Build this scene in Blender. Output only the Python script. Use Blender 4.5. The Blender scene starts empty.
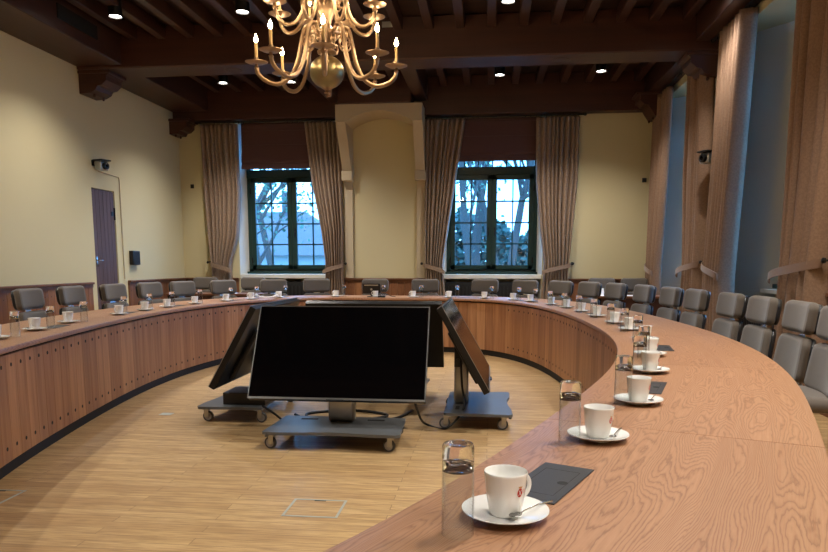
import bpy, bmesh, math, random
from mathutils import Vector, Matrix
import numpy as np
random.seed(7)
SC = bpy.context.scene
COL = SC.collection
PI = math.pi

# ------------------------------------------------------------ camera
F_PX, PITCH, EYE, YAW = 690.0, math.radians(7.6), 1.23, math.radians(6.2)
cam_d = bpy.data.cameras.new('camera')
cam = bpy.data.objects.new('camera', cam_d); COL.objects.link(cam)
cam.location = (0, 0, EYE)
cam.rotation_euler = (math.radians(90) - PITCH, 0, YAW)
cam_d.sensor_fit = 'HORIZONTAL'; cam_d.sensor_width = 36.0
cam_d.lens = F_PX / 828 * 36.0
cam_d.shift_x = 0.0
cam_d.shift_y = (263 + F_PX * math.tan(PITCH) - 276) / 828
cam_d.clip_start = 0.05; cam_d.clip_end = 300
SC.camera = cam

# ------------------------------------------------------------ world, exposure
SC.view_settings.view_transform = 'Standard'
SC.view_settings.look = 'None'
SC.view_settings.gamma = 1.0
SC.view_settings.use_curve_mapping = False
SC.view_settings.exposure = 2.25
SC.cycles.use_denoising = True
SC.cycles.max_bounces = 8
SC.cycles.diffuse_bounces = 4
SC.cycles.transparent_max_bounces = 16
SC.cycles.sample_clamp_indirect = 4.0
SC.cycles.caustics_reflective = False
SC.cycles.caustics_refractive = False
SKY_STRENGTH = 2.8
world = bpy.data.worlds.new('world'); SC.world = world; world.use_nodes = True
wn = world.node_tree.nodes; wl = world.node_tree.links
wn.clear()
w_out = wn.new('ShaderNodeOutputWorld'); w_bg = wn.new('ShaderNodeBackground')
w_tc = wn.new('ShaderNodeTexCoord'); w_no = wn.new('ShaderNodeTexNoise'); w_rp = wn.new('ShaderNodeValToRGB')
w_no.inputs['Scale'].default_value = 3.0; w_no.inputs['Detail'].default_value = 4
w_rp.color_ramp.elements[0].position = 0.35; w_rp.color_ramp.elements[0].color = (0.06, 0.30, 0.80, 1)
w_rp.color_ramp.elements[1].position = 0.7; w_rp.color_ramp.elements[1].color = (0.18, 0.52, 1.0, 1)
wl.new(w_tc.outputs['Generated'], w_no.inputs['Vector']); wl.new(w_no.outputs['Fac'], w_rp.inputs['Fac'])
wl.new(w_rp.outputs['Color'], w_bg.inputs['Color']); w_bg.inputs['Strength'].default_value = SKY_STRENGTH
wl.new(w_bg.outputs['Background'], w_out.inputs['Surface'])

DOWNLIGHT_W = 52.0       # each ceiling can lamp
CANDLE_W = .75           # each candle bulb
WARM = (1.0, 0.93, 0.84)

# ------------------------------------------------------------ helpers
def link(o, parent=None):
    COL.objects.link(o)
    if parent is not None: o.parent = parent
    return o
def tag(o, label=None, cat=None, group=None, kind=None):
    if label: o['label'] = label
    if cat: o['category'] = cat
    if group: o['group'] = group
    if kind: o['kind'] = kind
    return o
def empty(name, loc=(0, 0, 0), rz=0.0):
    o = bpy.data.objects.new(name, None); COL.objects.link(o)
    o.location = loc; o.rotation_euler = (0, 0, rz); o.empty_display_size = 0.1
    return o
class MB:
    """collects shapes into one bmesh"""
    def __init__(s): s.bm = bmesh.new()
    def _mark(s): return len(s.bm.verts), len(s.bm.faces)
    def mat(s, i, f0):
        s.bm.faces.ensure_lookup_table()
        for f in s.bm.faces[f0:]: f.material_index = i
    def box(s, x0, x1, y0, y1, z0, z1, M=None, mi=0, bev=0, seg=2):
        b = bmesh.new()
        bmesh.ops.create_cube(b, size=1)
        bmesh.ops.scale(b, vec=(x1-x0, y1-y0, z1-z0), verts=b.verts)
        bmesh.ops.translate(b, vec=((x0+x1)/2, (y0+y1)/2, (z0+z1)/2), verts=b.verts)
        if bev > 0: bmesh.ops.bevel(b, geom=b.edges[:], offset=bev, segments=seg, affect='EDGES', profile=0.5)
        return s.merge(b, M, mi)
    def merge(s, b, M=None, mi=0):
        if M is not None: bmesh.ops.transform(b, matrix=M, verts=b.verts)
        me = bpy.data.meshes.new('t'); b.to_mesh(me); b.free()
        f0 = len(s.bm.faces); s.bm.from_mesh(me); bpy.data.meshes.remove(me)
        if mi: s.mat(mi, f0)
        return s
    def lathe(s, prof, n=24, M=None, mi=0, close=False):
        b = bmesh.new(); rings = []
        for r, z in prof:
            if r < 1e-6: rings.append([b.verts.new((0, 0, z))])
            else: rings.append([b.verts.new((r*math.cos(2*PI*i/n), r*math.sin(2*PI*i/n), z)) for i in range(n)])
        prs = list(zip(rings[:-1], rings[1:]))
        if close: prs.append((rings[-1], rings[0]))
        for A, B in prs:
            for i in range(n):
                j = (i+1) % n
                if len(A) == 1 and len(B) == 1: continue
                if len(A) == 1: b.faces.new((A[0], B[j], B[i]))
                elif len(B) == 1: b.faces.new((A[i], A[j], B[0]))
                else: b.faces.new((A[i], A[j], B[j], B[i]))
        return s.merge(b, M, mi)
    def tube(s, pts, r, n=8, mi=0, M=None, caps=True):
        b = bmesh.new(); pts = [Vector(p) for p in pts]; rr = r if isinstance(r, (list, tuple)) else [r]*len(pts)
        rings = []; up = None
        for i, p in enumerate(pts):
            d = (pts[min(i+1, len(pts)-1)] - pts[max(i-1, 0)])
            if d.length < 1e-9: d = Vector((0, 0, 1))
            d.normalize()
            if up is None:
                up = d.orthogonal().normalized()
            else:
                up = (up - d*up.dot(d))
                up = up.normalized() if up.length > 1e-6 else d.orthogonal().normalized()
            q = d.cross(up)
            rings.append([b.verts.new(p + (up*math.cos(2*PI*k/n) + q*math.sin(2*PI*k/n))*rr[i]) for k in range(n)])
        for A, B in zip(rings[:-1], rings[1:]):
            for i in range(n): j = (i+1) % n; b.faces.new((A[i], A[j], B[j], B[i]))
        if caps:
            b.faces.new(rings[0][::-1]); b.faces.new(rings[-1])
        return s.merge(b, M, mi)
    def prism(s, poly, a0, a1, axis='y', M=None, mi=0):
        """poly = 2D outline; extruded along axis from a0 to a1.  axis y: poly=(x,z); axis x: poly=(y,z); axis z: poly=(x,y)"""
        b = bmesh.new()
        def P(p, a): return {'y': (p[0], a, p[1]), 'x': (a, p[0], p[1]), 'z': (p[0], p[1], a)}[axis]
        A = [b.verts.new(P(p, a0)) for p in poly]; B = [b.verts.new(P(p, a1)) for p in poly]
        n = len(poly)
        for i in range(n): j = (i+1) % n; b.faces.new((A[i], A[j], B[j], B[i]))
        b.faces.new(A[::-1]); b.faces.new(B)
        return s.merge(b, M, mi)
    def pad(s, w, h, d, rc, re, M=None, mi=0, bend=0.0, wb=None):
        """upholstered pad: rounded rectangle w x h (x,z), depth d (y), corner radius rc, edge rounding re; wb = bottom width"""
        b = bmesh.new(); n = 6
        def outline(ins):
            W, H, R = w/2-ins, h/2-ins, max(rc-ins, .004); o = []
            for cx, cz, a0 in ((W-R, H-R, 0), (-(W-R), H-R, PI/2), (-(W-R), -(H-R), PI), (W-R, -(H-R), 1.5*PI)):
                for k in range(n): a = a0 + PI/2*k/(n-1); o.append((cx+R*math.cos(a), cz+R*math.sin(a)))
            full = []
            for i in range(len(o)):
                p, q = o[i], o[(i+1) % len(o)]; full.append(p); g = 5 if i % n == n-1 else 0
                for k in range(1, g): full.append((p[0]+(q[0]-p[0])*k/g, p[1]+(q[1]-p[1])*k/g))
            return full
        lay = [(-d/2, re), (-d/2+.3*re, .3*re), (-d/2+re, 0), (d/2-re, 0), (d/2-.3*re, .3*re), (d/2, re)]
        rings = []
        for y, ins in lay:
            r_ = []
            for x, z in outline(ins):
                if wb is not None: x *= 1 + (wb/w-1)*(0.5 - z/h)
                r_.append(b.verts.new((x, y + bend*x*x*4/(w*w), z)))
            rings.append(r_)
        m = len(rings[0])
        for A, B in zip(rings[:-1], rings[1:]):
            for i in range(m): j = (i+1) % m; b.faces.new((A[i], B[i], B[j], A[j]))
        for R_, rev in ((rings[0], False), (rings[-1], True)):
            y0_ = lay[-1][0] if rev else lay[0][0]; dome = .002 if rev else -.002; prev = R_
            for kf in (.9, .7, .5, .25):
                nr = [b.verts.new((v.co.x*kf, y0_ + bend*(v.co.x*kf)**2*4/(w*w) + dome*(1-kf*kf), v.co.z*kf)) for v in R_]
                for i in range(m):
                    j = (i+1) % m; b.faces.new((prev[i], prev[j], nr[j], nr[i]))
                prev = nr
            c = b.verts.new((0, y0_ + dome, 0))
            for i in range(m): j = (i+1) % m; b.faces.new((prev[i], prev[j], c))
        return s.merge(b, M, mi)
    def build(s, name, mats, parent=None, smooth=None, wn_=True):
        me = bpy.data.meshes.new(name)
        bmesh.ops.recalc_face_normals(s.bm, faces=s.bm.faces[:])
        s.bm.to_mesh(me); s.bm.free()
        if not isinstance(mats, (list, tuple)): mats = [mats]
        for m in mats: me.materials.append(m)
        if smooth is not None:
            for p in me.polygons: p.use_smooth = True
            try: me.set_sharp_from_angle(angle=math.radians(smooth))
            except Exception: pass
        o = bpy.data.objects.new(name, me)
        return link(o, parent)
def copy_tree(o, parent=None):
    c = o.copy(); COL.objects.link(c); c.parent = parent
    for ch in [x for x in bpy.data.objects if x.parent == o]: copy_tree(ch, c)
    return c
def copy_root(root, kids, loc, rz):
    """kids = {root:[parts], part:[subparts]} cached so that copying stays quick"""
    c = root.copy(); COL.objects.link(c); c.location = loc; c.rotation_euler = (root.rotation_euler[0], root.rotation_euler[1], rz)
    for k in kids.get(root.name, []):
        d = k.copy(); COL.objects.link(d); d.parent = c
        for g in kids.get(k.name, []):
            e = g.copy(); COL.objects.link(e); e.parent = d
    return c
def kids_of(root):
    K = {}
    K[root.name] = [x for x in bpy.data.objects if x.parent == root]
    for k in K[root.name]: K[k.name] = [x for x in bpy.data.objects if x.parent == k]
    return K
def struct(name, mb, m, smooth=None):
    o = mb.build(name, m, None, smooth); o['kind'] = 'structure'; return o
def T(x, y, z): return Matrix.Translation((x, y, z))
def RX(a): return Matrix.Rotation(a, 4, 'X')
def RY(a): return Matrix.Rotation(a, 4, 'Y')
def RZ(a): return Matrix.Rotation(a, 4, 'Z')

# ------------------------------------------------------------ materials
def srgb(r, g, b):
    f = lambda c: (c/255/12.92) if c/255 <= .04045 else ((c/255+.055)/1.055)**2.4
    return (f(r), f(g), f(b), 1)
class NT:
    def __init__(s, name):
        s.m = bpy.data.materials.new(name); s.m.use_nodes = True
        s.n = s.m.node_tree.nodes; s.l = s.m.node_tree.links
        s.bsdf = s.n['Principled BSDF']; s.out = s.n['Material Output']
    def node(s, t, **kw):
        x = s.n.new(t)
        for k, v in kw.items(): setattr(x, k, v)
        return x
    def set(s, x, **kw):
        for k, v in kw.items(): x.inputs[k.replace('_', ' ')].default_value = v
        return x
    def math(s, op, a, b=None, c=None, clamp=False):
        x = s.n.new('ShaderNodeMath'); x.operation = op; x.use_clamp = clamp
        for i, v in enumerate((a, b, c)):
            if v is None: continue
            if isinstance(v, (int, float)): x.inputs[i].default_value = v
            else: s.l.new(v, x.inputs[i])
        return x.outputs[0]
    def noise(s, vec, scale, detail=3, rough=.5, sc=(1, 1, 1)):
        mp = s.n.new('ShaderNodeMapping'); mp.inputs['Scale'].default_value = sc; s.l.new(vec, mp.inputs['Vector'])
        x = s.n.new('ShaderNodeTexNoise'); x.inputs['Scale'].default_value = scale
        x.inputs['Detail'].default_value = detail; x.inputs['Roughness'].default_value = rough
        s.l.new(mp.outputs[0], x.inputs['Vector']); return x.outputs['Fac']
    def ramp(s, fac, stops):
        x = s.n.new('ShaderNodeValToRGB'); e = x.color_ramp.elements
        while len(e) < len(stops): e.new(.5)
        for i, (p, c) in enumerate(stops): e[i].position = p; e[i].color = c if len(c) == 4 else (*c, 1)
        s.l.new(fac, x.inputs['Fac']); return x.outputs['Color']
    def mix(s, f, a, b, mode='MIX'):
        x = s.n.new('ShaderNodeMix'); x.data_type = 'RGBA'; x.blend_type = mode
        for i, v in ((0, f), (6, a), (7, b)):
            if isinstance(v, (int, float)): x.inputs[i].default_value = v
            elif isinstance(v, tuple): x.inputs[i].default_value = v
            else: s.l.new(v, x.inputs[i])
        return x.outputs[2]
    def bump(s, h, st, dist=.01):
        x = s.n.new('ShaderNodeBump'); x.inputs['Strength'].default_value = st; x.inputs['Distance'].default_value = dist
        s.l.new(h, x.inputs['Height']); s.l.new(x.outputs[0], s.bsdf.inputs['Normal'])
    def base(s, c):
        if isinstance(c, tuple): s.bsdf.inputs['Base Color'].default_value = c
        else: s.l.new(c, s.bsdf.inputs['Base Color'])
    def rough(s, v):
        if isinstance(v, (int, float)): s.bsdf.inputs['Roughness'].default_value = v
        else: s.l.new(v, s.bsdf.inputs['Roughness'])
def plain(name, c, rough=.5, metal=0., bumps=None, spec=.5, coat=0):
    t = NT(name); tc = t.node('ShaderNodeTexCoord').outputs['Object']
    n = t.noise(tc, 14, 3)
    dark = tuple(list(x*.88 for x in c[:3])+[1])
    t.base(t.mix(n, c, dark)); t.rough(rough)
    t.bsdf.inputs['Metallic'].default_value = metal
    t.bsdf.inputs['Specular IOR Level'].default_value = spec
    if coat: t.bsdf.inputs['Coat Weight'].default_value = coat
    if bumps: t.bump(t.noise(tc, bumps[0], 3), bumps[1], .002)
    return t.m
M = {}
def mk_plaster(name, c):
    t = NT(name); g = t.node('ShaderNodeNewGeometry').outputs['Position']
    n1 = t.noise(g, .8, 3); n2 = t.noise(g, 40, 3)
    c2 = tuple(list(x*.93 for x in c[:3])+[1])
    t.base(t.mix(n1, c, c2)); t.rough(.85); t.bump(n2, .12, .004); return t.m
M['plaster'] = mk_plaster('cream_plaster', srgb(206, 194, 154))
M['plaster_white'] = mk_plaster('pale_reveal_plaster', srgb(222, 220, 210))
M['ivory'] = mk_plaster('ivory_stone', srgb(190, 174, 146))
def mk_wood(name, c0, c1, axis=2, scale=9, rough=.45, stretch=.06, spec=.5, bump=.15):
    t = NT(name); g = t.node('ShaderNodeTexCoord').outputs['Object']
    sc = [1, 1, 1]; sc[axis] = stretch
    n = t.noise(g, scale, 6, .6, tuple(sc)); n2 = t.noise(g, scale*7, 3, .5, tuple(sc))
    a = t.ramp(n, [(.3, c0), (.7, c1)])
    t.base(t.mix(t.math('MULTIPLY', n2, .35), a, tuple([x*.6 for x in c0[:3]]+[1])))
    t.rough(rough); t.bsdf.inputs['Specular IOR Level'].default_value = spec
    t.bump(n2, bump, .003); return t.m
M['beam_x'] = mk_wood('dark_oak_along_x', srgb(60, 33, 25), srgb(80, 45, 34), 0)
M['beam_y'] = mk_wood('dark_oak_along_y', srgb(54, 32, 25), srgb(74, 44, 34), 1)
M['beam_z'] = mk_wood('dark_oak_upright', srgb(66, 38, 28), srgb(88, 52, 40), 2)
M['board'] = mk_wood('dark_ceiling_board', srgb(44, 28, 22), srgb(62, 40, 32), 0)
M['wain'] = None
def mk_planks(name, cols, rough=.5, axis=2, stretch=.05):
    """boards whose tone comes from the face attribute rnd"""
    t = NT(name); g = t.node('ShaderNodeNewGeometry').outputs['Position']
    at = t.node('ShaderNodeAttribute'); at.attribute_name = 'rnd'
    r = at.outputs['Fac']
    cb = t.node('ShaderNodeCombineXYZ'); t.l.new(r, cb.inputs[0]); t.l.new(r, cb.inputs[1]); t.l.new(t.math('MULTIPLY', r, 3.0), cb.inputs[2])
    va = t.node('ShaderNodeVectorMath', operation='MULTIPLY_ADD'); t.l.new(cb.outputs[0], va.inputs[0]); va.inputs[1].default_value = (37, 53, 71); t.l.new(g, va.inputs[2])
    sc = [1, 1, 1]; sc[axis] = stretch
    n = t.noise(va.outputs[0], 22, 6, .6, tuple(sc)); n2 = t.noise(va.outputs[0], 120, 3, .5, tuple(sc))
    tone = t.ramp(r, [(i/(len(cols)-1), c) for i, c in enumerate(cols)])
    dk = t.mix(1.0, tone, (0.62, 0.56, 0.52, 1), 'MULTIPLY')
    c = t.mix(t.ramp(n, [(.38, (0, 0, 0)), (.68, (1, 1, 1))]), tone, dk)
    c = t.mix(t.math('MULTIPLY', n2, .3), c, dk)
    t.base(c); t.rough(rough); t.bump(n2, .12, .002); return t.m
M['drum'] = mk_planks('oak_panel_boards', [srgb(168, 120, 86), srgb(184, 136, 98), srgb(198, 150, 110), srgb(160, 114, 82)])
M['wain'] = mk_planks('pine_wainscot_boards', [srgb(124, 80, 50), srgb(144, 94, 60), srgb(158, 108, 68), srgb(116, 74, 46)])
M['rail'] = mk_wood('wainscot_rail_oak', srgb(100, 62, 40), srgb(126, 82, 54), 0, 12)
M['door_w'] = mk_planks('door_boards', [srgb(84, 62, 60), srgb(100, 76, 72), srgb(92, 68, 64), srgb(108, 84, 78)], .6)
def mk_table():
    t = NT('grained_oak_tabletop')
    uv = t.node('ShaderNodeUVMap'); uv.uv_map = 'UVMap'
    sp = t.node('ShaderNodeSeparateXYZ'); t.l.new(uv.outputs[0], sp.inputs[0])
    s_, v_ = sp.outputs[0], sp.outputs[1]
    seg = t.math('FLOOR', t.math('DIVIDE', s_, 10.0))          # each segment starts at a multiple of ten
    BW = .25
    bi = t.math('FLOOR', t.math('DIVIDE', v_, BW))
    cb = t.node('ShaderNodeCombineXYZ'); t.l.new(seg, cb.inputs[0]); t.l.new(bi, cb.inputs[1])
    wnz = t.node('ShaderNodeTexWhiteNoise'); wnz.noise_dimensions = '3D'; t.l.new(cb.outputs[0], wnz.inputs['Vector'])
    rs = t.node('ShaderNodeSeparateXYZ'); t.l.new(wnz.outputs['Color'], rs.inputs[0])
    ra, rb, rc = rs.outputs
    loc = t.math('SUBTRACT', s_, t.math('MULTIPLY', seg, 10.0))
    vv = t.math('SUBTRACT', t.math('SUBTRACT', v_, t.math('MULTIPLY', bi, BW)), t.math('MULTIPLY_ADD', ra, .16, .04))
    cc = t.node('ShaderNodeCombineXYZ'); t.l.new(t.math('MULTIPLY', loc, .55), cc.inputs[0]); t.l.new(t.math('MULTIPLY', v_, 3.6), cc.inputs[1]); t.l.new(t.math('MULTIPLY', rb, 20.0), cc.inputs[2])
    n1 = t.noise(cc.outputs[0], 1.5, 2, .5); n2 = t.noise(cc.outputs[0], 11, 3, .6)
    h = t.math('ADD', t.math('MULTIPLY', n1, 50.0), t.math('MULTIPLY', n2, 2.6))
    h = t.math('ADD', h, t.math('MULTIPLY', t.math('MULTIPLY', vv, vv), 420.0))
    h = t.math('ADD', h, t.math('MULTIPLY', rc, 7.0))
    saw = t.math('FRACT', h)
    line = t.ramp(saw, [(0.0, (.25, .25, .25)), (.3, (0, 0, 0)), (.6, (.2, .2, .2)), (.88, (1, 1, 1)), (1.0, (.3, .3, .3))])
    fine = t.noise(cc.outputs[0], 70, 4, .65, (.09, 1, 1))
    fr = t.ramp(fine, [(.42, (0, 0, 0)), (.7, (1, 1, 1))])
    hue = t.mix(rb, srgb(168, 126, 94), srgb(156, 115, 85))
    hue = t.mix(t.math('MULTIPLY', n1, .5), hue, srgb(180, 138, 106))
    c = t.mix(t.math('MULTIPLY', line, .7), hue, srgb(106, 66, 42))
    c = t.mix(t.math('MULTIPLY', fr, .30), c, srgb(150, 98, 68))
    t.base(c); t.rough(t.math('MULTIPLY_ADD', fine, .2, .33)); t.bump(t.math('ADD', line, fr), -.06, .002)
    t.bsdf.inputs['Specular IOR Level'].default_value = .5
    return t.m
M['table'] = mk_table()
def mk_floor():
    t = NT('oak_strip_floor'); g = t.node('ShaderNodeNewGeometry').outputs['Position']
    br = t.node('ShaderNodeTexBrick'); br.offset = .37; br.squash = 1
    mp = t.node('ShaderNodeMapping'); t.l.new(g, mp.inputs[0])
    t.l.new(mp.outputs[0], br.inputs['Vector'])
    for k, v in dict(Scale=1.0, Mortar_Size=.0012, Mortar_Smooth=.1, Bias=0., Brick_Width=1.3, Row_Height=.075).items(): br.inputs[k.replace('_', ' ')].default_value = v
    br.inputs['Color1'].default_value = (0, 0, 0, 1); br.inputs['Color2'].default_value = (1, 1, 1, 1); br.inputs['Mortar'].default_value = (.5, .5, .5, 1)
    rnd = t.node('ShaderNodeSeparateColor'); t.l.new(br.outputs['Color'], rnd.inputs[0]); r = rnd.outputs[0]
    cb = t.node('ShaderNodeCombineXYZ'); t.l.new(t.math('MULTIPLY', r, 31.0), cb.inputs[0]); t.l.new(t.math('MULTIPLY', r, 17.0), cb.inputs[1])
    va = t.node('ShaderNodeVectorMath', operation='ADD'); t.l.new(cb.outputs[0], va.inputs[0]); t.l.new(g, va.inputs[1])
    n = t.noise(va.outputs[0], 9, 6, .65, (.22, 2.2, 1)); n2 = t.noise(va.outputs[0], 60, 4, .6, (.10, 1.6, 1)); n3 = t.noise(g, .9, 2)
    tone = t.ramp(r, [(0, srgb(192, 160, 112)), (.5, srgb(206, 176, 128)), (1, srgb(178, 144, 98))])
    c = t.mix(t.ramp(n, [(.4, (0, 0, 0)), (.66, (.8, .8, .8))]), tone, srgb(142, 106, 68))
    c = t.mix(t.ramp(n2, [(.45, (0, 0, 0)), (.68, (.8, .8, .8))]), c, srgb(124, 92, 60))
    c = t.mix(t.math('MULTIPLY', n3, .3), c, srgb(214, 182, 132))
    c = t.mix(br.outputs['Fac'], c, srgb(92, 64, 40))
    t.base(c); t.rough(t.math('MULTIPLY_ADD', n2, .2, .34)); t.bump(t.math('SUBTRACT', 1.0, br.outputs['Fac']), .15, .002)
    return t.m
M['floor'] = mk_floor()
def mk_fabric(name, c, c2, scale=500, rough=.9, sheen=.3, pattern=None):
    t = NT(name); g = t.node('ShaderNodeTexCoord').outputs['Object']
    n = t.noise(g, scale, 2); n1 = t.noise(g, 6, 3)
    col = t.mix(n, c, c2)
    if pattern:
        p = t.noise(g, pattern[0], 5, .7); f = t.ramp(p, [(.46, (0, 0, 0)), (.54, (1, 1, 1))])
        col = t.mix(t.math('MULTIPLY', f, pattern[2]), col, pattern[1])
    t.base(col); t.rough(rough); t.bsdf.inputs['Sheen Weight'].default_value = sheen
    t.bump(n, .2, .001); return t.m
M['chair'] = mk_fabric('grey_brown_upholstery', srgb(100, 91, 83), srgb(84, 77, 70))
M['shell'] = plain('black_chair_shell', srgb(34, 35, 40), .32)
M['chrome'] = plain('brushed_steel', srgb(190, 190, 192), .25, 1.0)
M['curtain'] = mk_fabric('taupe_curtain_damask', srgb(158, 134, 112), srgb(138, 114, 94), 300, .7, .1, (34, srgb(126, 102, 84), .6))
M['curtain_gold'] = mk_fabric('golden_brown_curtain_damask', srgb(152, 121, 97), srgb(134, 105, 84), 300, .75, .03, (55, srgb(118, 90, 70), .45))
M['tie'] = mk_fabric('brown_tie_band', srgb(132, 100, 76), srgb(116, 86, 66), 300, .7)
M['blind'] = mk_fabric('maroon_blind_cloth', srgb(92, 60, 56), srgb(80, 50, 47), 300)
M['green'] = plain('dark_green_window_paint', srgb(26, 54, 50), .35)
M['iron'] = plain('black_iron', srgb(28, 24, 22), .45, .4)
M['brass'] = plain('aged_brass', srgb(176, 150, 124), .36, 1.0)
M['brass2'] = plain('dull_brass_globe', srgb(160, 146, 112), .36, 1.0)
M['candle'] = plain('ivory_candle_tube', srgb(222, 186, 130), .5)
M['porcelain'] = plain('white_porcelain', srgb(242, 242, 240), .12, 0, None, .6, .4)
M['red'] = plain('red_crest_print', srgb(190, 44, 34), .3)
M['gold'] = plain('gold_crest_print', srgb(196, 150, 84), .3)
M['black'] = plain('black_plastic', srgb(20, 20, 22), .4)
M['black_matte'] = plain('matt_black', srgb(14, 14, 15), .7)
M['flap'] = plain('dark_grey_desk_flap', srgb(44, 45, 50), .45, 0, (400, .1))
M['cart'] = plain('slate_grey_steel_plate', srgb(104, 108, 112), .42, .3)
M['alu'] = plain('aluminium', srgb(178, 178, 176), .32, .9)
M['grey_plastic'] = plain('grey_wheel_rubber', srgb(160, 160, 164), .45)
M['tyre'] = plain('dark_grey_tyre', srgb(70, 70, 72), .5)
M['white_p'] = plain('white_plastic', srgb(222, 222, 218), .4)
M['paper'] = plain('white_paper', srgb(232, 232, 236), .7)
M['hatch'] = plain('zinc_hatch_frame', srgb(176, 184, 180), .45, .2)
M['speaker'] = plain('brown_ceiling_speaker_mesh', srgb(74, 56, 48), .7)
M['can'] = plain('black_lamp_can', srgb(16, 15, 15), .4)
M['screen'] = plain('black_screen_glass', srgb(6, 6, 8), .09, 0, None, .5)
M['cable'] = plain('black_cable_rubber', srgb(18, 18, 20), .45)
def mk_emit(name, c, st):
    m = bpy.data.materials.new(name); m.use_nodes = True; n = m.node_tree.nodes; n.clear()
    o = n.new('ShaderNodeOutputMaterial'); e = n.new('ShaderNodeEmission'); e.inputs[0].default_value = (*c, 1); e.inputs[1].default_value = st
    m.node_tree.links.new(e.outputs[0], o.inputs[0]); return m
M['lampface'] = mk_emit('lit_lamp_face', (1, .93, .82), 9)
M['flame'] = mk_emit('lit_candle_bulb', (1.0, .72, .38), 22)
def mk_pane(name, tint=(1, 1, 1), ior=1.5, rough=0.0, edge=.75, pw_=4.5):
    m = bpy.data.materials.new(name); m.use_nodes = True; n = m.node_tree.nodes; l = m.node_tree.links; n.clear()
    o = n.new('ShaderNodeOutputMaterial'); mx = n.new('ShaderNodeMixShader'); tr = n.new('ShaderNodeBsdfTransparent'); gl = n.new('ShaderNodeBsdfGlossy'); lw = n.new('ShaderNodeLayerWeight'); lw.inputs[0].default_value = .5
    pw = n.new('ShaderNodeMath'); pw.operation = 'POWER'; pw.inputs[1].default_value = pw_; l.new(lw.outputs['Facing'], pw.inputs[0])
    fr = n.new('ShaderNodeMath'); fr.operation = 'MULTIPLY_ADD'; fr.inputs[1].default_value = edge; fr.inputs[2].default_value = ((ior-1)/(ior+1))**2; l.new(pw.outputs[0], fr.inputs[0])
    tr.inputs[0].default_value = (*tint, 1); gl.inputs['Roughness'].default_value = rough
    l.new(fr.outputs[0], mx.inputs[0]); l.new(tr.outputs[0], mx.inputs[1]); l.new(gl.outputs[0], mx.inputs[2]); l.new(mx.outputs[0], o.inputs[0]); return m
M['pane'] = mk_pane('window_glass', (.97, .99, 1.0), 1.6)
M['tumbler'] = mk_pane('clear_tumbler_glass', (.95, .97, .98), 1.45, 0.0, .9, 3.2)
tt = NT('thick_tumbler_base'); tt.base((1, 1, 1, 1)); tt.rough(0.02); tt.bsdf.inputs['Transmission Weight'].default_value = 1.0; tt.bsdf.inputs['IOR'].default_value = 1.5
M['tumbler_base'] = tt.m
M['bark'] = plain('tree_bark', srgb(70, 64, 60), .9)
M['leaf'] = plain('evergreen_leaves', srgb(70, 104, 84), .8)
M['leaf2'] = plain('hedge_leaves', srgb(64, 92, 84), .8)
M['roof'] = plain('grey_brown_roof_tiles', srgb(104, 92, 92), .8)
M['housewall'] = plain('pale_house_wall', srgb(176, 176, 170), .8)
M['lawn'] = plain('lawn_green', srgb(78, 86, 78), .9)

def set_rnd(o, vals_per_face):
    a = o.data.attributes.new('rnd', 'FLOAT', 'FACE')
    a.data.foreach_set('value', vals_per_face)

# ------------------------------------------------------------ table curve
CEN = (-1.2, 5.0)
COEF = [4.3472, 0.1056, 0.4404, -0.2158, -0.2771, 0.0028, 0.3495, -0.0754, -0.0326, 0.0663, -0.1192]
TW = .75
def cur(t):
    R = COEF[0]
    for k in range(1, 6): R += COEF[2*k-1]*math.cos(k*t) + COEF[2*k]*math.sin(k*t)
    return Vector((CEN[0] + R*math.cos(t)/2.1, CEN[1] + R*math.sin(t)))
def tang(t):
    e = 1e-3; d = cur(t+e) - cur(t-e); return d.normalized()
def off(t, w):
    d = tang(t); return cur(t) + Vector((d.y, -d.x))*w
def inward(t):
    d = tang(t); return Vector((-d.y, d.x))
NS = 4000
_ts = [2*PI*i/NS for i in range(NS+1)]; _ln = [0.0]
for i in range(NS): _ln.append(_ln[-1] + (cur(_ts[i+1]) - cur(_ts[i])).length)
LEN = _ln[-1]
def t_at(s):
    s %= LEN; i = int(np.searchsorted(_ln, s)) or 1
    f = (s - _ln[i-1])/(_ln[i] - _ln[i-1]); return _ts[i-1] + f*(_ts[i]-_ts[i-1])
def near_t(x, y, w):
    p = Vector((x, y)); return min((( off(t, w) - p).length, t) for t in _ts[::4])[1]

# ------------------------------------------------------------ room shell
XL, XR, YB, YF, ZC = -5.55, 2.75, 12.2, -3.0, 4.32
WZ = 3.84
mb = MB(); mb.box(XL-.6, XR+.8, YF-.4, YB+.6, -.12, 0); struct('floor', mb, M['floor'])
mb = MB(); mb.box(XL-.6, XR+.8, YF-.4, YB+.6, ZC, ZC+.15); struct('ceiling', mb, M['board'])
# left wall with door opening (Y 9.33-9.91, z 0-2.27)
mb = MB()
mb.box(XL-.3, XL, YF, 9.32, 0, ZC); mb.box(XL-.3, XL, 9.92, YB+.3, 0, ZC); mb.box(XL-.3, XL, 9.32, 9.92, 2.28, ZC)
struct('wall_left', mb, M['plaster'])
# back wall with two window openings
BW_ = [(-4.50, -2.67), (-.83, .90)]            # opening x-range at wall face
FRW = [(-4.42, -2.75), (-.77, .82)]            # frame x-range at glass
mb = MB(); xs = [XL-.3, BW_[0][0], BW_[0][1], BW_[1][0], BW_[1][1], XR+.8]
for a, b in ((0, 1), (2, 3), (4, 5)): mb.box(xs[a], xs[b], YB, YB+.42, 0, ZC)
for a, b in ((1, 2), (3, 4)):
    mb.box(xs[a], xs[b], YB, YB+.42, 3.68, ZC)
    mb.box(xs[a], xs[b], YB+.30, YB+.42, 0, 1.03)
struct('wall_back', mb, M['plaster'])
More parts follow.
